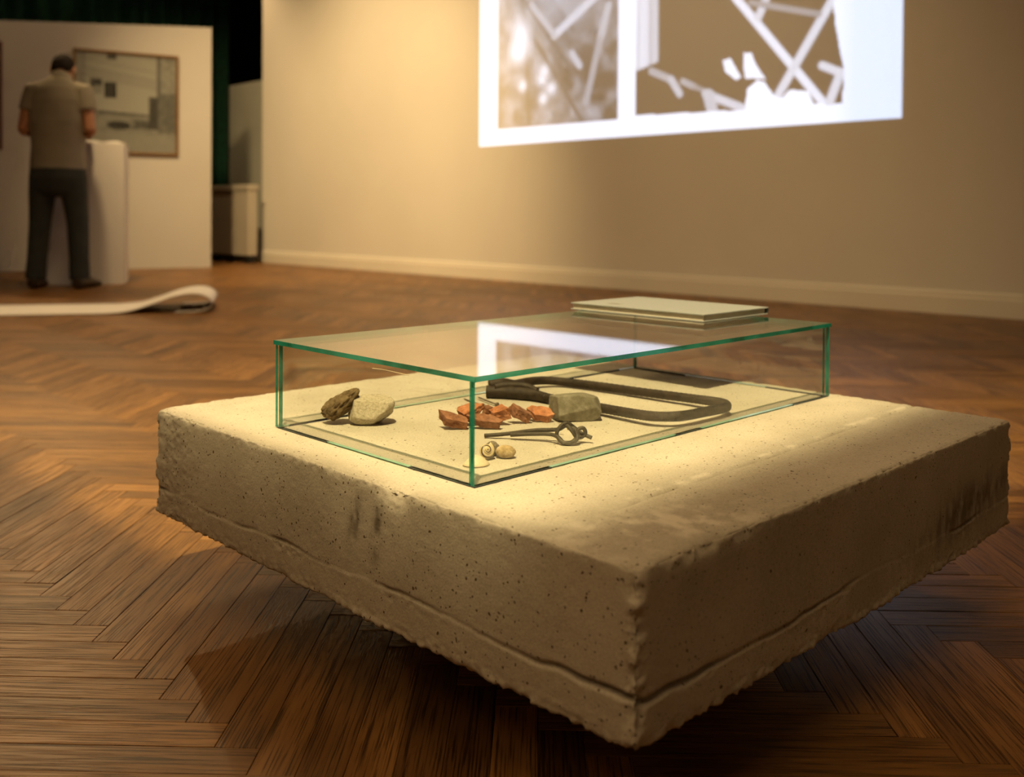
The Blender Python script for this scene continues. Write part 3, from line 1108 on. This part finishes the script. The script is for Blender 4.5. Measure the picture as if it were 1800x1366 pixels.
# knotted iron wire
wire = empty('knotted_wire', (0.865, 0.82, ZT))
tag(wire, 'dark iron wire with a knot at one end and two straight tails', 'wire')
WR = 0.0025


def ip(u, zz, dd=0.0):
    """point in the knot: u along the picture, dd towards the back, zz above the slab"""
    base = Vector((0.868, 0.800, 0))
    a = Vector((cr.x, cr.y, 0)).normalized()
    b = Vector((cf.x, cf.y, 0)).normalized()
    return base + a * u + b * dd + Vector((0, 0, ZT + zz)) - wire.location


tail = [ip(-0.0925, 0.0028, 0.028), ip(-0.065, 0.0060, 0.024), ip(-0.030, 0.0125, 0.016), ip(-0.010, 0.0145, 0.010)]
knot = [ip(0.000, 0.0165, 0.006), ip(0.008, 0.0215, 0.002), ip(0.0145, 0.0170, -0.004), ip(0.020, 0.0090, -0.002), ip(0.026, 0.0070, 0.003), ip(0.0315, 0.0120, 0.003),
        ip(0.029, 0.0190, -0.001), ip(0.0225, 0.0185, -0.005), ip(0.0215, 0.0100, -0.006), ip(0.013, 0.0025, -0.006), ip(0.003, 0.0025, -0.004), ip(-0.0035, 0.0110, -0.001),
        ip(0.000, 0.0200, 0.000), ip(0.008, 0.0245, 0.003), ip(0.016, 0.0200, 0.006), ip(0.026, 0.0120, 0.006), ip(0.0395, 0.0065, 0.003)]
V, F = tube_vf(smooth_path(tail + knot, 9), WR, 10)
obj('wire_strand', V, F, M['iron'], wire, True)
tail2 = [ip(-0.060, 0.0058, 0.0195), ip(-0.035, 0.0085, 0.013), ip(-0.012, 0.0100, 0.006), ip(-0.002, 0.0085, -0.004), ip(0.004, 0.0035, -0.009),
         ip(0.012, 0.0028, -0.010), ip(0.021, 0.0085, -0.009), ip(0.019, 0.0175, -0.003), ip(0.010, 0.0190, 0.001)]
V, F = tube_vf(smooth_path(tail2, 9), WR, 10)
obj('wire_strand', V, F, M['iron'], wire, True)

# shells and pebbles in the near corner


def snail_mesh(turns, r0, seg=16):
    n_ = int(turns * 28)
    path, rad_, band = [], [], []
    for i in range(n_ + 1):
        t = i / n_
        g = math.exp(1.9 * (t - 1))
        a = turns * 2 * math.pi * t
        path.append(Vector((math.cos(a) * r0 * 0.58 * g, math.sin(a) * r0 * 0.58 * g, r0 * 0.9 * (1 - g))))
        rad_.append(max(r0 * 0.46 * g, 0.0003))
    V, F = tube_vf(path, rad_, seg)
    band = []
    for i in range(n_ + 1):
        band += [k / seg for k in range(seg)]
    return V, F, band


V, F, band = snail_mesh(3.2, 0.0112)
o = obj('snail_shell', V, F, M['snail'], smooth=True)
a = o.data.attributes.new('band', 'FLOAT', 'POINT')
a.data.foreach_set('value', np.array(band, dtype=np.float32))
o.rotation_euler = (1.15, 0.25, FACE + 0.25)
o.location = (0.750, 0.806, ZT + 0.0096)
tag(o, 'small cream snail shell with dark spiral bands', 'shell')

V, F = [], []
nr, na = 8, 24
for i in range(nr + 1):
    for k in range(na):
        t = i / nr
        a = math.pi * (0.04 + 0.92 * k / (na - 1))
        rr = t * (0.0145 + 0.0006 * math.cos(a * 26))
        V.append((math.cos(a) * rr * 1.05, -math.sin(a) * rr * 0.85 + 0.006, 0.0100 * (1 - t * t) + 0.0012))
nv = len(V)
V += [(x, y, z - 0.0009) for x, y, z in V]
for i in range(nr):
    for k in range(na - 1):
        q = (i * na + k, i * na + k + 1, (i + 1) * na + k + 1, (i + 1) * na + k)
        F.append(q)
        F.append(tuple(nv + x for x in reversed(q)))
for k in range(na - 1):
    F.append((nr * na + k, nr * na + k + 1, nv + nr * na + k + 1, nv + nr * na + k))
for i in range(nr):
    for k in (0, na - 1):
        F.append((i * na + k, (i + 1) * na + k, nv + (i + 1) * na + k, nv + i * na + k))
o = obj('scallop_shell', V, F, M['flat_shell'], smooth=True)
place(o, (0.722, 0.790, ZT), FACE + 0.2)
tag(o, 'flat cream shell lying in the near corner of the case', 'shell')

Vv, F = rock_mesh((0.0118, 0.0090, 0.0074), 41, 4, 0.10, 1.2, fine=0.03)
o = obj('pebble', Vv, F, M['pebble'], smooth=True)
place(o, (0.772, 0.796, ZS), FACE)
tag(o, 'rounded ochre pebble right of the banded snail shell', 'pebble')
Vv, F = rock_mesh((0.0085, 0.0075, 0.0078), 43, 4, 0.22, 1.6, fine=0.06)
o = obj('pebble', Vv, F, M['dark_pebble'], smooth=True)
place(o, (0.768, 0.814, ZS), FACE)
tag(o, 'small dark rough pebble behind the ochre pebble', 'pebble')

# ------------------------------------------------------------------ projected picture on the wall
PY0, PY1, PZ0, PZ1 = 6.116, 2.461, 1.128, 3.25


def seg_d(Yc, Zc, a, b):
    ax, ay = a
    bx, by = b
    vx, vy = bx - ax, by - ay
    t = np.clip(((Yc - ax) * vx + (Zc - ay) * vy) / (vx * vx + vy * vy), 0, 1)
    return np.hypot(Yc - ax - t * vx, Zc - ay - t * vy)


def poly_in(Yc, Zc, pts):
    ins = np.zeros(Yc.shape, bool)
    for k in range(len(pts)):
        (x1, y1), (x2, y2) = pts[k], pts[k - 1]
        if y1 == y2:
            continue
        ins ^= ((y1 > Zc) != (y2 > Zc)) & (Yc < (x2 - x1) * (Zc - y1) / (y2 - y1) + x1)
    return ins


def build_projection():
    ny, nz = 420, 250
    ys = np.linspace(PY0, PY1, ny + 1)
    zs_ = np.linspace(PZ0, PZ1, nz + 1)
    Yg, Zg = np.meshgrid(ys, zs_)
    G = np.stack([Yg.ravel(), Zg.ravel(), np.zeros(Yg.size)], 1)
    val = np.ones(Yg.shape)

    def line(mask, a, b, wd, v):
        d = seg_d(Yg, Zg, a, b)
        k = np.clip((wd - d) / 0.012 + 0.5, 0, 1) * mask
        val[:] = val * (1 - k) + v * k

    def blob(mask, pts, v):
        k = poly_in(Yg, Zg, pts) * mask
        val[:] = val * (1 - k) + v * k
    # left picture: undergrowth and leaning timbers
    m1 = ((Yg < 5.898) & (Yg > 4.598) & (Zg > 1.26) & (Zg < 3.10)).astype(float)
    tex = fbm(G * np.array([9, 9, 1]), 5, 50).reshape(Yg.shape)
    tex2 = fbm(G * np.array([3, 3, 1]), 3, 55).reshape(Yg.shape)
    t1 = np.clip((tex - 0.40) * 2.2, 0, 1) * 0.26 + np.clip((tex2 - 0.4) * 2, 0, 1) * 0.14 + 0.03
    t1 = t1 + np.clip((Zg - 1.6) * 0.12, 0, 0.08)
    val = np.where(m1 > 0, t1, val)

    def soft(mask, y0, z0, sy, sz, v):
        k = np.exp(-(((Yg - y0) / sy) ** 2 + ((Zg - z0) / sz) ** 2)) * mask
        val[:] = val * (1 - k) + v * k
    line(m1, (5.466, 1.957), (4.95, 1.27), 0.020, 0.06)
    line(m1, (5.565, 2.27), (5.032, 1.64), 0.022, 0.08)
    line(m1, (5.562, 1.97), (5.523, 1.275), 0.020, 0.03)
    line(m1, (5.62, 2.40), (5.562, 1.97), 0.030, 0.08)
    line(m1, (5.40, 2.40), (5.05, 1.98), 0.016, 0.07)
    line(m1, (5.246, 1.966), (4.60, 2.335), 0.035, 0.62)
    line(m1, (5.246, 1.966), (5.50, 2.237), 0.026, 0.45)
    line(m1, (4.695, 2.116), (4.776, 1.871), 0.034, 0.45)
    line(m1, (4.776, 1.871), (4.913, 1.411), 0.030, 0.33)
    line(m1, (5.06, 1.80), (4.98, 1.70), 0.03, 0.5)
    soft(m1, 5.62, 1.99, 0.10, 0.16, 0.95)
    soft(m1, 5.66, 1.88, 0.09, 0.08, 0.9)
    for y0, z0 in ((5.355, 1.695), (5.386, 1.63), (5.273, 1.551), (5.366, 1.474), (5.60, 1.60)):
        soft(m1, y0, z0, 0.045, 0.045, 0.85)
    soft(m1, 5.15, 2.40, 0.30, 0.25, 0.55)
    # right picture: dark room opened by crossing beams
    edge = [(4.428, 3.10), (4.428, 1.277), (2.833, 1.232), (2.817, 1.437), (2.844, 1.544), (2.884, 1.74), (2.893, 1.881), (2.87, 2.3), (2.80, 3.10)]
    m2 = poly_in(Yg, Zg, edge).astype(float)
    val = np.where(m2 > 0, 0.015, val)
    for y0 in (4.41, 4.37, 4.33, 4.285, 4.25):
        line(m2, (y0 + 0.01, 3.1), (y0, 1.62 + (4.41 - y0) * 0.25), 0.020, 0.45 + 0.35 * rng.random())
    line(m2, (3.578, 1.987), (2.953, 1.249), 0.028, 0.80)
    line(m2, (3.578, 1.987), (4.10, 2.60), 0.028, 0.80)
    line(m2, (2.50, 2.49), (3.322, 1.249), 0.030, 0.66)
    line(m2, (3.421, 1.851), (3.22, 2.25), 0.030, 0.62)
    line(m2, (3.48, 1.955), (2.99, 1.808), 0.020, 0.25)
    line(m2, (4.291, 1.586), (4.115, 1.508), 0.026, 0.35)
    line(m2, (4.115, 1.508), (4.041, 1.402), 0.028, 0.5)
    line(m2, (4.017, 1.487), (3.922, 1.443), 0.022, 0.35)
    line(m2, (3.922, 1.443), (3.781, 1.38), 0.016, 0.25)
    line(m2, (3.827, 1.384), (3.50, 1.25), 0.028, 0.6)
    line(m2, (3.80, 1.37), (3.77, 1.27), 0.045, 0.5)
    blob(m2, [(3.69, 1.60), (3.63, 1.605), (3.545, 1.47), (3.585, 1.455), (3.67, 1.52)], 0.95)
    blob(m2, [(3.53, 1.63), (3.47, 1.625), (3.44, 1.55), (3.36, 1.44), (3.52, 1.46)], 0.95)
    blob(m2, [(3.513, 1.22), (3.501, 1.386), (3.42, 1.44), (3.366, 1.418), (3.294, 1.32), (3.241, 1.308), (3.189, 1.355), (3.062, 1.336), (3.022, 1.255), (2.833, 1.24), (2.832, 1.177)], 1.0)
    line(m2, (2.967, 1.487), (2.843, 1.429), 0.026, 0.65)
    line(m2, (2.843, 1.429), (2.915, 1.253), 0.030, 0.65)
    cells = val
    right = np.clip((2.95 - Yg) / 0.2, 0, 1) * (1 - np.clip(m2, 0, 1))
    rgb = np.stack([cells * (0.82 - 0.20 * right), cells * (0.92 - 0.14 * right), cells * (1.16 - 0.06 * right)], -1)
    V = np.stack([np.full(Yg.size, X_WALL - 0.002), Yg.ravel(), Zg.ravel()], 1)
    idx = np.arange(Yg.size).reshape(Yg.shape)
    F = np.stack([idx[:-1, :-1], idx[1:, :-1], idx[1:, 1:], idx[:-1, 1:]], -1).reshape(-1, 4)
    me = bpy.data.meshes.new('projected_picture')
    me.from_pydata(V.tolist(), [], F[:, ::-1].tolist())
    at = me.attributes.new('pic', 'FLOAT_COLOR', 'POINT')
    c = np.concatenate([rgb.reshape(-1, 3), np.ones((Yg.size, 1))], 1)
    at.data.foreach_set('color', c.astype(np.float32).ravel())
    me.materials.append(M['projection'])
    me.update()
    return me


po = bpy.data.objects.new('projected_picture', build_projection())
COL.objects.link(po)
tag(po, 'bright projection of two white-bordered photographs on the long beige wall', 'projection')

# ------------------------------------------------------------------ freestanding panel and framed photographs
PD = Vector((1.815, -0.48, 0)).normalized()
PROT = math.atan2(PD.y, PD.x)
P0 = Vector((4.655, 9.07, 0))
hp = lambda s: 2.405 + s * 0.066
V, F = [], []
s0, s1 = -4.4, 0.0
for y in (0, 0.10):
    V += [(s0, y, 0.0), (s1, y, 0.0), (s1, y, hp(s1)), (s0, y, hp(s0))]
F = [(0, 1, 2, 3), (5, 4, 7, 6), (1, 5, 6, 2), (4, 0, 3, 7), (3, 2, 6, 7), (4, 5, 1, 0)]
pn = obj('freestanding_partition', V, F, M['panel'])
pn.location = P0
pn.rotation_euler = (0, 0, PROT)
tag(pn, 'tall white freestanding exhibition panel behind the standing person', 'panel')


def photo_mesh(kind, wd, ht, nx=200, nz=200):
    xs = np.linspace(0, 1, nx + 1)
    zs_ = np.linspace(0, 1, nz + 1)
    Xg, Zg = np.meshgrid(xs, zs_)
    G = np.stack([Xg.ravel(), Zg.ravel(), np.zeros(Xg.size)], 1)
    n1 = fbm(G * 26, 4, 70 + kind).reshape(Xg.shape)
    n2 = fbm(G * np.array([70, 14, 1]), 3, 75 + kind).reshape(Xg.shape)
    v = np.full(Xg.shape, 0.36)
    # facade with receding cornice lines
    for o_, wd_, val in ((0.93, 0.010, 0.30), (0.80, 0.035, 0.31), (0.845, 0.006, 0.24), (0.755, 0.005, 0.25)):
        v = np.where(np.abs(Zg - (o_ - 0.14 * (Xg - 0.1))) < wd_, val, v)
    v = np.where((Xg < 0.10) & (Zg > 0.35), 0.16 + 0.22 * n1, v)
    v = np.where((Xg > 0.30) & (Xg < 0.40) & (Zg > 0.94), 0.08, v)
    v = np.where((Xg > 0.14) & (Xg < 0.26) & (Zg > 0.63) & (Zg < 0.735), 0.05, v)
    v = np.where((Xg > 0.17) & (Xg < 0.26) & (Zg > 0.58) & (Zg < 0.67), 0.24, v)
    v = np.where((Xg > 0.275) & (Xg < 0.40) & (Zg > 0.545) & (Zg < 0.71), 0.025, v)
    v = np.where((np.abs(Xg - 0.335) < 0.004) & (Zg > 0.545) & (Zg < 0.70), 0.12, v)
    # terrace, rubble and dark car-like shape, street
    low = Zg < 0.43 - 0.05 * Xg
    v = np.where(low, 0.17 + 0.14 * n1, v)
    v = np.where(low & (Zg > 0.37) & (Xg > 0.22), 0.06 + 0.10 * n1, v)
    v = np.where(((Xg - 0.42) / 0.12) ** 2 + ((Zg - 0.27) / 0.045) ** 2 < 1, 0.03, v)
    v = np.where((Xg > 0.55) & (Xg < 0.78) & (Zg > 0.24) & (Zg < 0.335), 0.05 + 0.12 * (n2 > 0.5), v)
    v = np.where(Zg < 0.22 - 0.06 * Xg, 0.24 + 0.06 * n1, v)
    v = np.where((Xg > 0.80) & (Zg > 0.20), 0.05 + 0.16 * n1, v)
    v = np.where((Xg > 0.72) & (Xg < 0.82) & (Zg > 0.24) & (Zg < 0.58), 0.03 + 0.05 * n1, v)
    v = np.where((Xg > 0.84) & (Zg > 0.62), 0.14 + 0.25 * n1, v)
    V = np.stack([Xg.ravel() * wd, np.zeros(Xg.size), Zg.ravel() * ht], 1)
    idx = np.arange(Xg.size).reshape(Xg.shape)
    F = np.stack([idx[:-1, :-1], idx[:-1, 1:], idx[1:, 1:], idx[1:, :-1]], -1).reshape(-1, 4)
    rgb = np.stack([v * 1.0, v * 0.98, v * 0.93, np.ones_like(v)], -1).reshape(-1, 4)
    return V, F, rgb


def framed(s0, s1, z0, z1, fm, kind, label):
    loc = P0 + PD * s0 + Vector((0, 0, z0))
    nrm_ = Vector((PD.y, -PD.x, 0))
    root = empty('framed_photograph', loc + nrm_ * 0.001, PROT)
    tag(root, label, 'picture', 'framed photographs on the panel')
    wd, ht, fw, fd = s1 - s0, z1 - z0, 0.022, 0.032
    box('frame_rail', (0, wd, -fd, 0, 0, fw), fm, root, 0.002)
    box('frame_rail', (0, wd, -fd, 0, ht - fw, ht), fm, root, 0.002)
    box('frame_rail', (0, fw, -fd, 0, fw, ht - fw), fm, root, 0.002)
    box('frame_rail', (wd - fw, wd, -fd, 0, fw, ht - fw), fm, root, 0.002)
    V, F, rgb = photo_mesh(kind, wd - 2 * fw, ht - 2 * fw)
    o_ = obj('print', V, F.tolist(), M['photo'], root)
    o_.location = (fw, -0.008, fw)
    at = o_.data.attributes.new('pic', 'FLOAT_COLOR', 'POINT')
    at.data.foreach_set('color', rgb.astype(np.float32).ravel())
    box('cover_glass', (fw, wd - fw, -0.016, -0.013, fw, ht - fw), M['glass'], root)
    return root


framed(-1.272, -0.322, 1.105, 2.085, M['frame_wood'], 0, 'wood-framed black-and-white photograph of a house beside the person')
framed(-2.85, -1.858, 1.105, 2.085, M['frame_red'], 1, 'dark red-brown frame cut off by the left picture edge')

# ------------------------------------------------------------------ plinth and booklet
pc = Vector((2.775, 7.417, 0))
pdir = Vector((0.515, -0.266, 0)).normalized()
prz = math.atan2(pdir.y, pdir.x)
V, F = box_vf(-0.29, 0.29, 0, 0.40, 0, 1.07, 0.003)
o = obj('display_plinth', V, F, M['plinth'])
o.location = pc
o.rotation_euler = (0, 0, prz)
tag(o, 'tall white box plinth in front of the standing person', 'plinth')
bk = empty('open_booklet', pc + Vector((0, 0, 1.07)), prz)
tag(bk, 'white open booklet lying on the tall white plinth', 'booklet')
for s in (-1, 1):
    V, F = [], []
    for i in range(9):
        t = i / 8
        x = 0.12 + s * t * 0.12
        zt_ = 0.010 + 0.022 * math.sin(min(t * 1.2, 1) * math.pi * 0.5) * (1 - 0.45 * t)
        for y in (0.20, 0.38):
            V += [(x, y, 0.001), (x, y, zt_)]
    for i in range(8):
        a = i * 4
        q = [(a + 1, a + 5, a + 7, a + 3), (a, a + 2, a + 6, a + 4), (a, a + 4, a + 5, a + 1), (a + 2, a + 3, a + 7, a + 6)]
        F += q
    F += [(0, 1, 3, 2), (32, 34, 35, 33)]
    if s < 0:
        F = [tuple(reversed(f)) for f in F]
    obj('page_stack', V, F, M['paper'], bk)

# ------------------------------------------------------------------ paper strip curling on the floor
e_ = Vector((0.865, -0.502, 0))
w_ = Vector((0.502, 0.865, 0))
st0 = Vector((1.619, 5.444, 0))
profile = [(-2.2, 0.004), (0.0, 0.004), (0.40, 0.004), (0.54, 0.006), (0.64, 0.018), (0.74, 0.050), (0.84, 0.086), (0.93, 0.104), (1.00, 0.098), (1.045, 0.070),
           (1.050, 0.040), (1.02, 0.016), (0.96, 0.006), (0.86, 0.004)]
sp = smooth_path([Vector((a, b, 0)) for a, b in profile], 6)
V, F = [], []
for q in sp:
    for k in range(5):
        b = st0 + e_ * q.x + w_ * (0.60 * k / 4)
        V.append((b.x, b.y, max(q.y, 0.0035)))
for i in range(len(sp) - 1):
    for k in range(4):
        F.append((i * 5 + k, (i + 1) * 5 + k, (i + 1) * 5 + k + 1, i * 5 + k + 1))
o = obj('paper_strip', V, F, M['paper'], smooth=True)
sm = o.modifiers.new('thickness', 'SOLIDIFY')
sm.thickness = 0.003
sm.offset = 0
tag(o, 'long white paper strip on the parquet, its end curling over', 'paper strip')

# ------------------------------------------------------------------ curtain, grey partition and cabinet beyond the wall
V, F = [], []
nc = 520
for zi, z in enumerate((0.02, 1.2, 2.6, 4.15)):
    for i in range(nc + 1):
        x = -3.0 + 9.2 * i / nc
        ph = x * 27 + 2.2 * math.sin(x * 2.3) + 1.1 * math.sin(x * 5.1)
        V.append((x, 11.6 + 0.055 * math.sin(ph) + 0.02 * math.sin(ph * 0.5 + zi * 0.4), z))
for zi in range(3):
    for i in range(nc):
        a = zi * (nc + 1) + i
        F.append((a, a + 1, a + nc + 2, a + nc + 1))
o = obj('stage_curtain', V, F, M['curtain'], smooth=True)
sm = o.modifiers.new('thickness', 'SOLIDIFY')
sm.thickness = 0.006
tag(o, 'dark green pleated curtain hanging behind the white panel', 'curtain')

o = box('grey_partition', (5.9, 5.98, 9.95, 11.03, 0, 2.12), M['grey_board'], bev=0.004)
tag(o, 'dim grey partition board standing behind the end of the wall', 'partition')

cab = empty('side_cabinet', (5.36, 9.95, 0))
tag(cab, 'low pale cabinet on dark feet between the white panel and the wall', 'cabinet')
cb_ = box('cabinet_body', (-0.06, 0.05, -0.46, 0.45, 0.085, 0.80), M['cabinet'], cab, 0.004)
box('cabinet_top', (-0.072, 0.06, -0.475, 0.46, 0.80, 0.858), M['cabinet'], cab, 0.006)
for y in (-0.40, 0.0, 0.36):
    box('foot', (-0.045, 0.04, y - 0.05, y + 0.05, 0, 0.087), M['black'], cb_, 0.003)
box('kick_panel', (-0.02, 0.02, -0.42, 0.42, 0.02, 0.09), M['black'], cb_)

# ------------------------------------------------------------------ the standing person


def loft_vf(rings, seg=20):
    """rings: (centre, rx, ry) ellipses perpendicular to the path"""
    P = [Vector(r[0]) for r in rings]
    V, F = [], []
    n_ = len(P)
    a = Vector((1, 0, 0))
    if abs((P[-1] - P[0]).normalized().x) > 0.8:
        a = Vector((0, 0, 1))
    for i in range(n_):
        t = (P[min(i + 1, n_ - 1)] - P[max(i - 1, 0)]).normalized()
        a = (a - t * a.dot(t)).normalized()
        b = t.cross(a)
        for k in range(seg):
            an = 2 * math.pi * k / seg
            V.append(P[i] + a * math.cos(an) * rings[i][1] + b * math.sin(an) * rings[i][2])
    for i in range(n_ - 1):
        for k in range(seg):
            k2 = (k + 1) % seg
            F.append((i * seg + k, i * seg + k2, (i + 1) * seg + k2, (i + 1) * seg + k))
    F.append(tuple(range(seg - 1, -1, -1)))
    F.append(tuple((n_ - 1) * seg + k for k in range(seg)))
    return V, F


def ellipsoid_vf(c, r, rot=None, sub=3):
    bm = bmesh.new()
    bmesh.ops.create_icosphere(bm, subdivisions=sub, radius=1)
    V = []
    for v in bm.verts:
        q = Vector((v.co.x * r[0], v.co.y * r[1], v.co.z * r[2]))
        if rot:
            q = rot @ q
        V.append(q + Vector(c))
    F = [[v.index for v in f.verts] for f in bm.faces]
    bm.free()
    return V, F


def merged(name, parts, mat, parent, voxel, smooth_it=6):
    V, F = [], []
    for v, f in parts:
        b = len(V)
        V += list(v)
        F += [tuple(x + b for x in q) for q in f]
    o = obj(name, V, F, mat, parent)
    m1 = o.modifiers.new('fuse', 'REMESH')
    m1.mode = 'VOXEL'
    m1.voxel_size = voxel
    m2 = o.modifiers.new('soft', 'SMOOTH')
    m2.factor = 0.5
    m2.iterations = smooth_it
    dg = bpy.context.evaluated_depsgraph_get()
    me = bpy.data.meshes.new_from_object(o.evaluated_get(dg))
    o.modifiers.clear()
    old = o.data
    o.data = me
    bpy.data.meshes.remove(old)
    me.materials.clear()
    me.materials.append(mat)
    me.polygons.foreach_set('use_smooth', [True] * len(me.polygons))
    return o


per = empty('person', (2.53, 7.21, 0), math.atan2(0.78, 0.62) - math.pi / 2)
tag(per, 'person seen from behind in khaki short-sleeved shirt and dark jeans, head bowed over the plinth', 'person')
# body: x to the person's right, y the way they face
parts = []
parts.append(loft_vf([((0, 0, 0.84), .15, .10), ((0, 0.0, 1.00), .145, .10), ((0, 0, 1.20), .165, .11), ((0, 0.01, 1.36), .175, .105), ((0, 0.02, 1.44), .13, .08),
                      ((0, 0.045, 1.49), .058, .058), ((0, 0.065, 1.545), .054, .056), ((0, 0.085, 1.58), .05, .05)]))
hrot = Matrix.Rotation(-0.55, 3, 'X')
hc = Vector((0, 0.095, 1.585))
parts.append(ellipsoid_vf(hc, (0.074, 0.094, 0.098), hrot))
parts.append(ellipsoid_vf(hc + hrot @ Vector((0, 0.035, -0.055)), (0.056, 0.062, 0.065), hrot))
parts.append(ellipsoid_vf(hc + hrot @ Vector((0, 0.100, -0.020)), (0.013, 0.020, 0.024), hrot, 2))      # nose
parts.append(ellipsoid_vf(hc + hrot @ Vector((0, 0.088, -0.068)), (0.025, 0.010, 0.010), hrot, 2))      # mouth
for s in (-1, 1):
    parts.append(ellipsoid_vf(hc + hrot @ Vector((s * 0.077, -0.004, -0.018)), (0.012, 0.020, 0.031), hrot, 2))  # ears
    sh, el, wr = Vector((s * .185, 0.0, 1.415)), Vector((s * .228, -0.035, 1.125)), Vector((s * .135, 0.195, 1.115))
    parts.append(loft_vf([(sh + Vector((-s * .06, 0, .0)), .045, .045), (sh + Vector((-s * .012, 0, -.01)), .046, .048), (sh.lerp(el, .5), .044, .047), (el, .040, .042), (el + Vector((-s * .004, .02, -.006)), .041, .041)], 16))
    parts.append(loft_vf([(el + Vector((0, -.012, 0)), .036, .038), (el.lerp(wr, .25), .042, .042), (el.lerp(wr, .6), .034, .034), (wr, .024, .028), (wr.lerp(el, -.12), .022, .028)], 16))
    d = (wr - el).normalized()
    pal = wr + d * 0.055
    up = Vector((0, 0, 1))
    lat = d.cross(up).normalized()
    parts.append(ellipsoid_vf(pal, (0.042, 0.050, 0.017), Matrix((lat, d, lat.cross(d))).transposed(), 2))
    for k, (ln_, off) in enumerate(((0.068, -0.031), (0.078, -0.010), (0.072, 0.011), (0.056, 0.031))):
        b = pal + d * 0.036 + lat * off
        parts.append(loft_vf([(b - d * 0.02, .010, .010), (b + d * ln_ * .4 + Vector((0, 0, .004)), .009, .009), (b + d * ln_ * .75 - Vector((0, 0, .008)), .008, .008), (b + d * ln_ * .95 - Vector((0, 0, .022)), .007, .007)], 10))
    tside = -s
    tb = pal - d * 0.02 + lat * (-s * 0.034 if lat.x * s > 0 else s * 0.034)
    sgn = -1 if lat.x * s > 0 else 1
    tl = lat * sgn * 1.0
    tb = pal - d * 0.02 + (Vector((-s, 0, 0))) * 0.030
    parts.append(loft_vf([(tb, .011, .011), (tb + d * .022 + Vector((-s * .018, 0, -.002)), .010, .010), (tb + d * .050 + Vector((-s * .022, 0, -.008)), .008, .008)], 10))
    hip, kn, an = Vector((s * .085, 0, .86)), Vector((s * .125, .015, .47)), Vector((s * .152, -.02, .07))
    parts.append(loft_vf([(hip, .075, .08), (hip.lerp(kn, .5), .068, .07), (kn, .05, .052), (kn.lerp(an, .35), .05, .055), (an, .035, .04), (an + Vector((0, 0.01, -.04)), .034, .05)], 16))
    toe = Vector((s * .05 if s > 0 else -.012, .17, 0))
    parts.append(loft_vf([(an + Vector((0, -.03, -.035)), .03, .03), (an + Vector((0, .05, -.04)) + toe * .2, .036, .026), (Vector((an.x, an.y + .02, .026)) + toe * .9, .034, .018)], 14))
merged('body', parts, M['skin'], per, 0.006, 5)

# hair: a cap over the back and crown of the bowed head
bm = bmesh.new()
bmesh.ops.create_icosphere(bm, subdivisions=4, radius=1)
kill = [v for v in bm.verts if not (v.co.z > -0.66 + 1.45 * max(0, v.co.y + 0.35) - 0.06 * (abs(v.co.x) < 0.5) and v.co.y < 0.80)]
bmesh.ops.delete(bm, geom=kill, context='VERTS')
for v in bm.verts:
    nzv = mnoise.noise(v.co * 5) * 0.02
    v.co = hc + hrot @ Vector((v.co.x * (0.080 + nzv * .1), v.co.y * (0.101 + nzv * .1), v.co.z * (0.105 + nzv * .1)))
bm.verts.index_update()
ho = obj('hair', [v.co[:] for v in bm.verts], [[v.index for v in f.verts] for f in bm.faces], M['hair'], per, True)
bm.free()
sm = ho.modifiers.new('thickness', 'SOLIDIFY')
sm.thickness = 0.010

parts = [loft_vf([((0, 0, .845), .195, .135), ((0, 0, .90), .192, .132), ((0, 0, 1.02), .182, .126), ((0, 0, 1.18), .200, .136), ((0, .008, 1.33), .213, .130), ((0, .016, 1.41), .200, .112), ((0, .024, 1.455), .150, .088),
                  ((0, .036, 1.49), .080, .072), ((0, .045, 1.515), .069, .068)], 28)]
for s in (-1, 1):
    sh, el = Vector((s * .170, 0.006, 1.405)), Vector((s * .228, -0.035, 1.125))
    parts.append(loft_vf([(sh + Vector((-s * .06, 0, .015)), .06, .068), (sh, .072, .076), (sh.lerp(el, .28), .070, .074), (sh.lerp(el, .52), .068, .072)], 18))
shirt = merged('shirt', parts, M['shirt'], per, 0.007, 8)
col_ = obj('collar', *loft_vf([((0, .040, 1.498), .074, .074), ((0, .052, 1.530), .066, .067), ((0, .050, 1.532), .060, .061), ((0, .042, 1.505), .066, .066)], 20), M['shirt'], shirt, True)

parts = [loft_vf([((0, 0, .90), .176, .120), ((0, 0, .86), .190, .130), ((0, -.012, .78), .195, .140), ((0, -.006, .70), .185, .120), ((0, 0, .665), .15, .09)], 24)]
for s in (-1, 1):
    hip, kn, an = Vector((s * .100, -0.004, .80)), Vector((s * .130, .012, .46)), Vector((s * .152, -.015, .065))
    parts.append(loft_vf([(hip, .094, .110), (hip.lerp(kn, .35), .090, .100), (hip.lerp(kn, .7), .080, .086), (kn, .074, .078), (kn.lerp(an, .3), .070, .078), (kn.lerp(an, .65), .066, .074), (kn.lerp(an, .9), .068, .076), (an, .069, .080)], 18))
merged('jeans', parts, M['jeans'], per, 0.007, 6)
for s in (-1, 1):
    tx = .055 if s > 0 else -.02
    bx_ = s * .152
    parts = [loft_vf([((bx_, -.085, .040), .030, .034), ((bx_, -.06, .045), .043, .045), ((bx_ + tx * .25, .03, .046), .046, .044), ((bx_ + tx * .7, .12, .034), .050, .032), ((bx_ + tx, .18, .026), .044, .024), ((bx_ + tx * 1.1, .205, .022), .026, .016)], 18),
             loft_vf([((bx_, -.02, .05), .044, .055), ((bx_, -.02, .105), .042, .050)], 16)]
    so_ = merged('shoe', parts, M['shoe'], per, 0.006, 3)
    z0 = min(v.co.z for v in so_.data.vertices)
    for v in so_.data.vertices:
        v.co.z = max(v.co.z - z0, 0.0005)
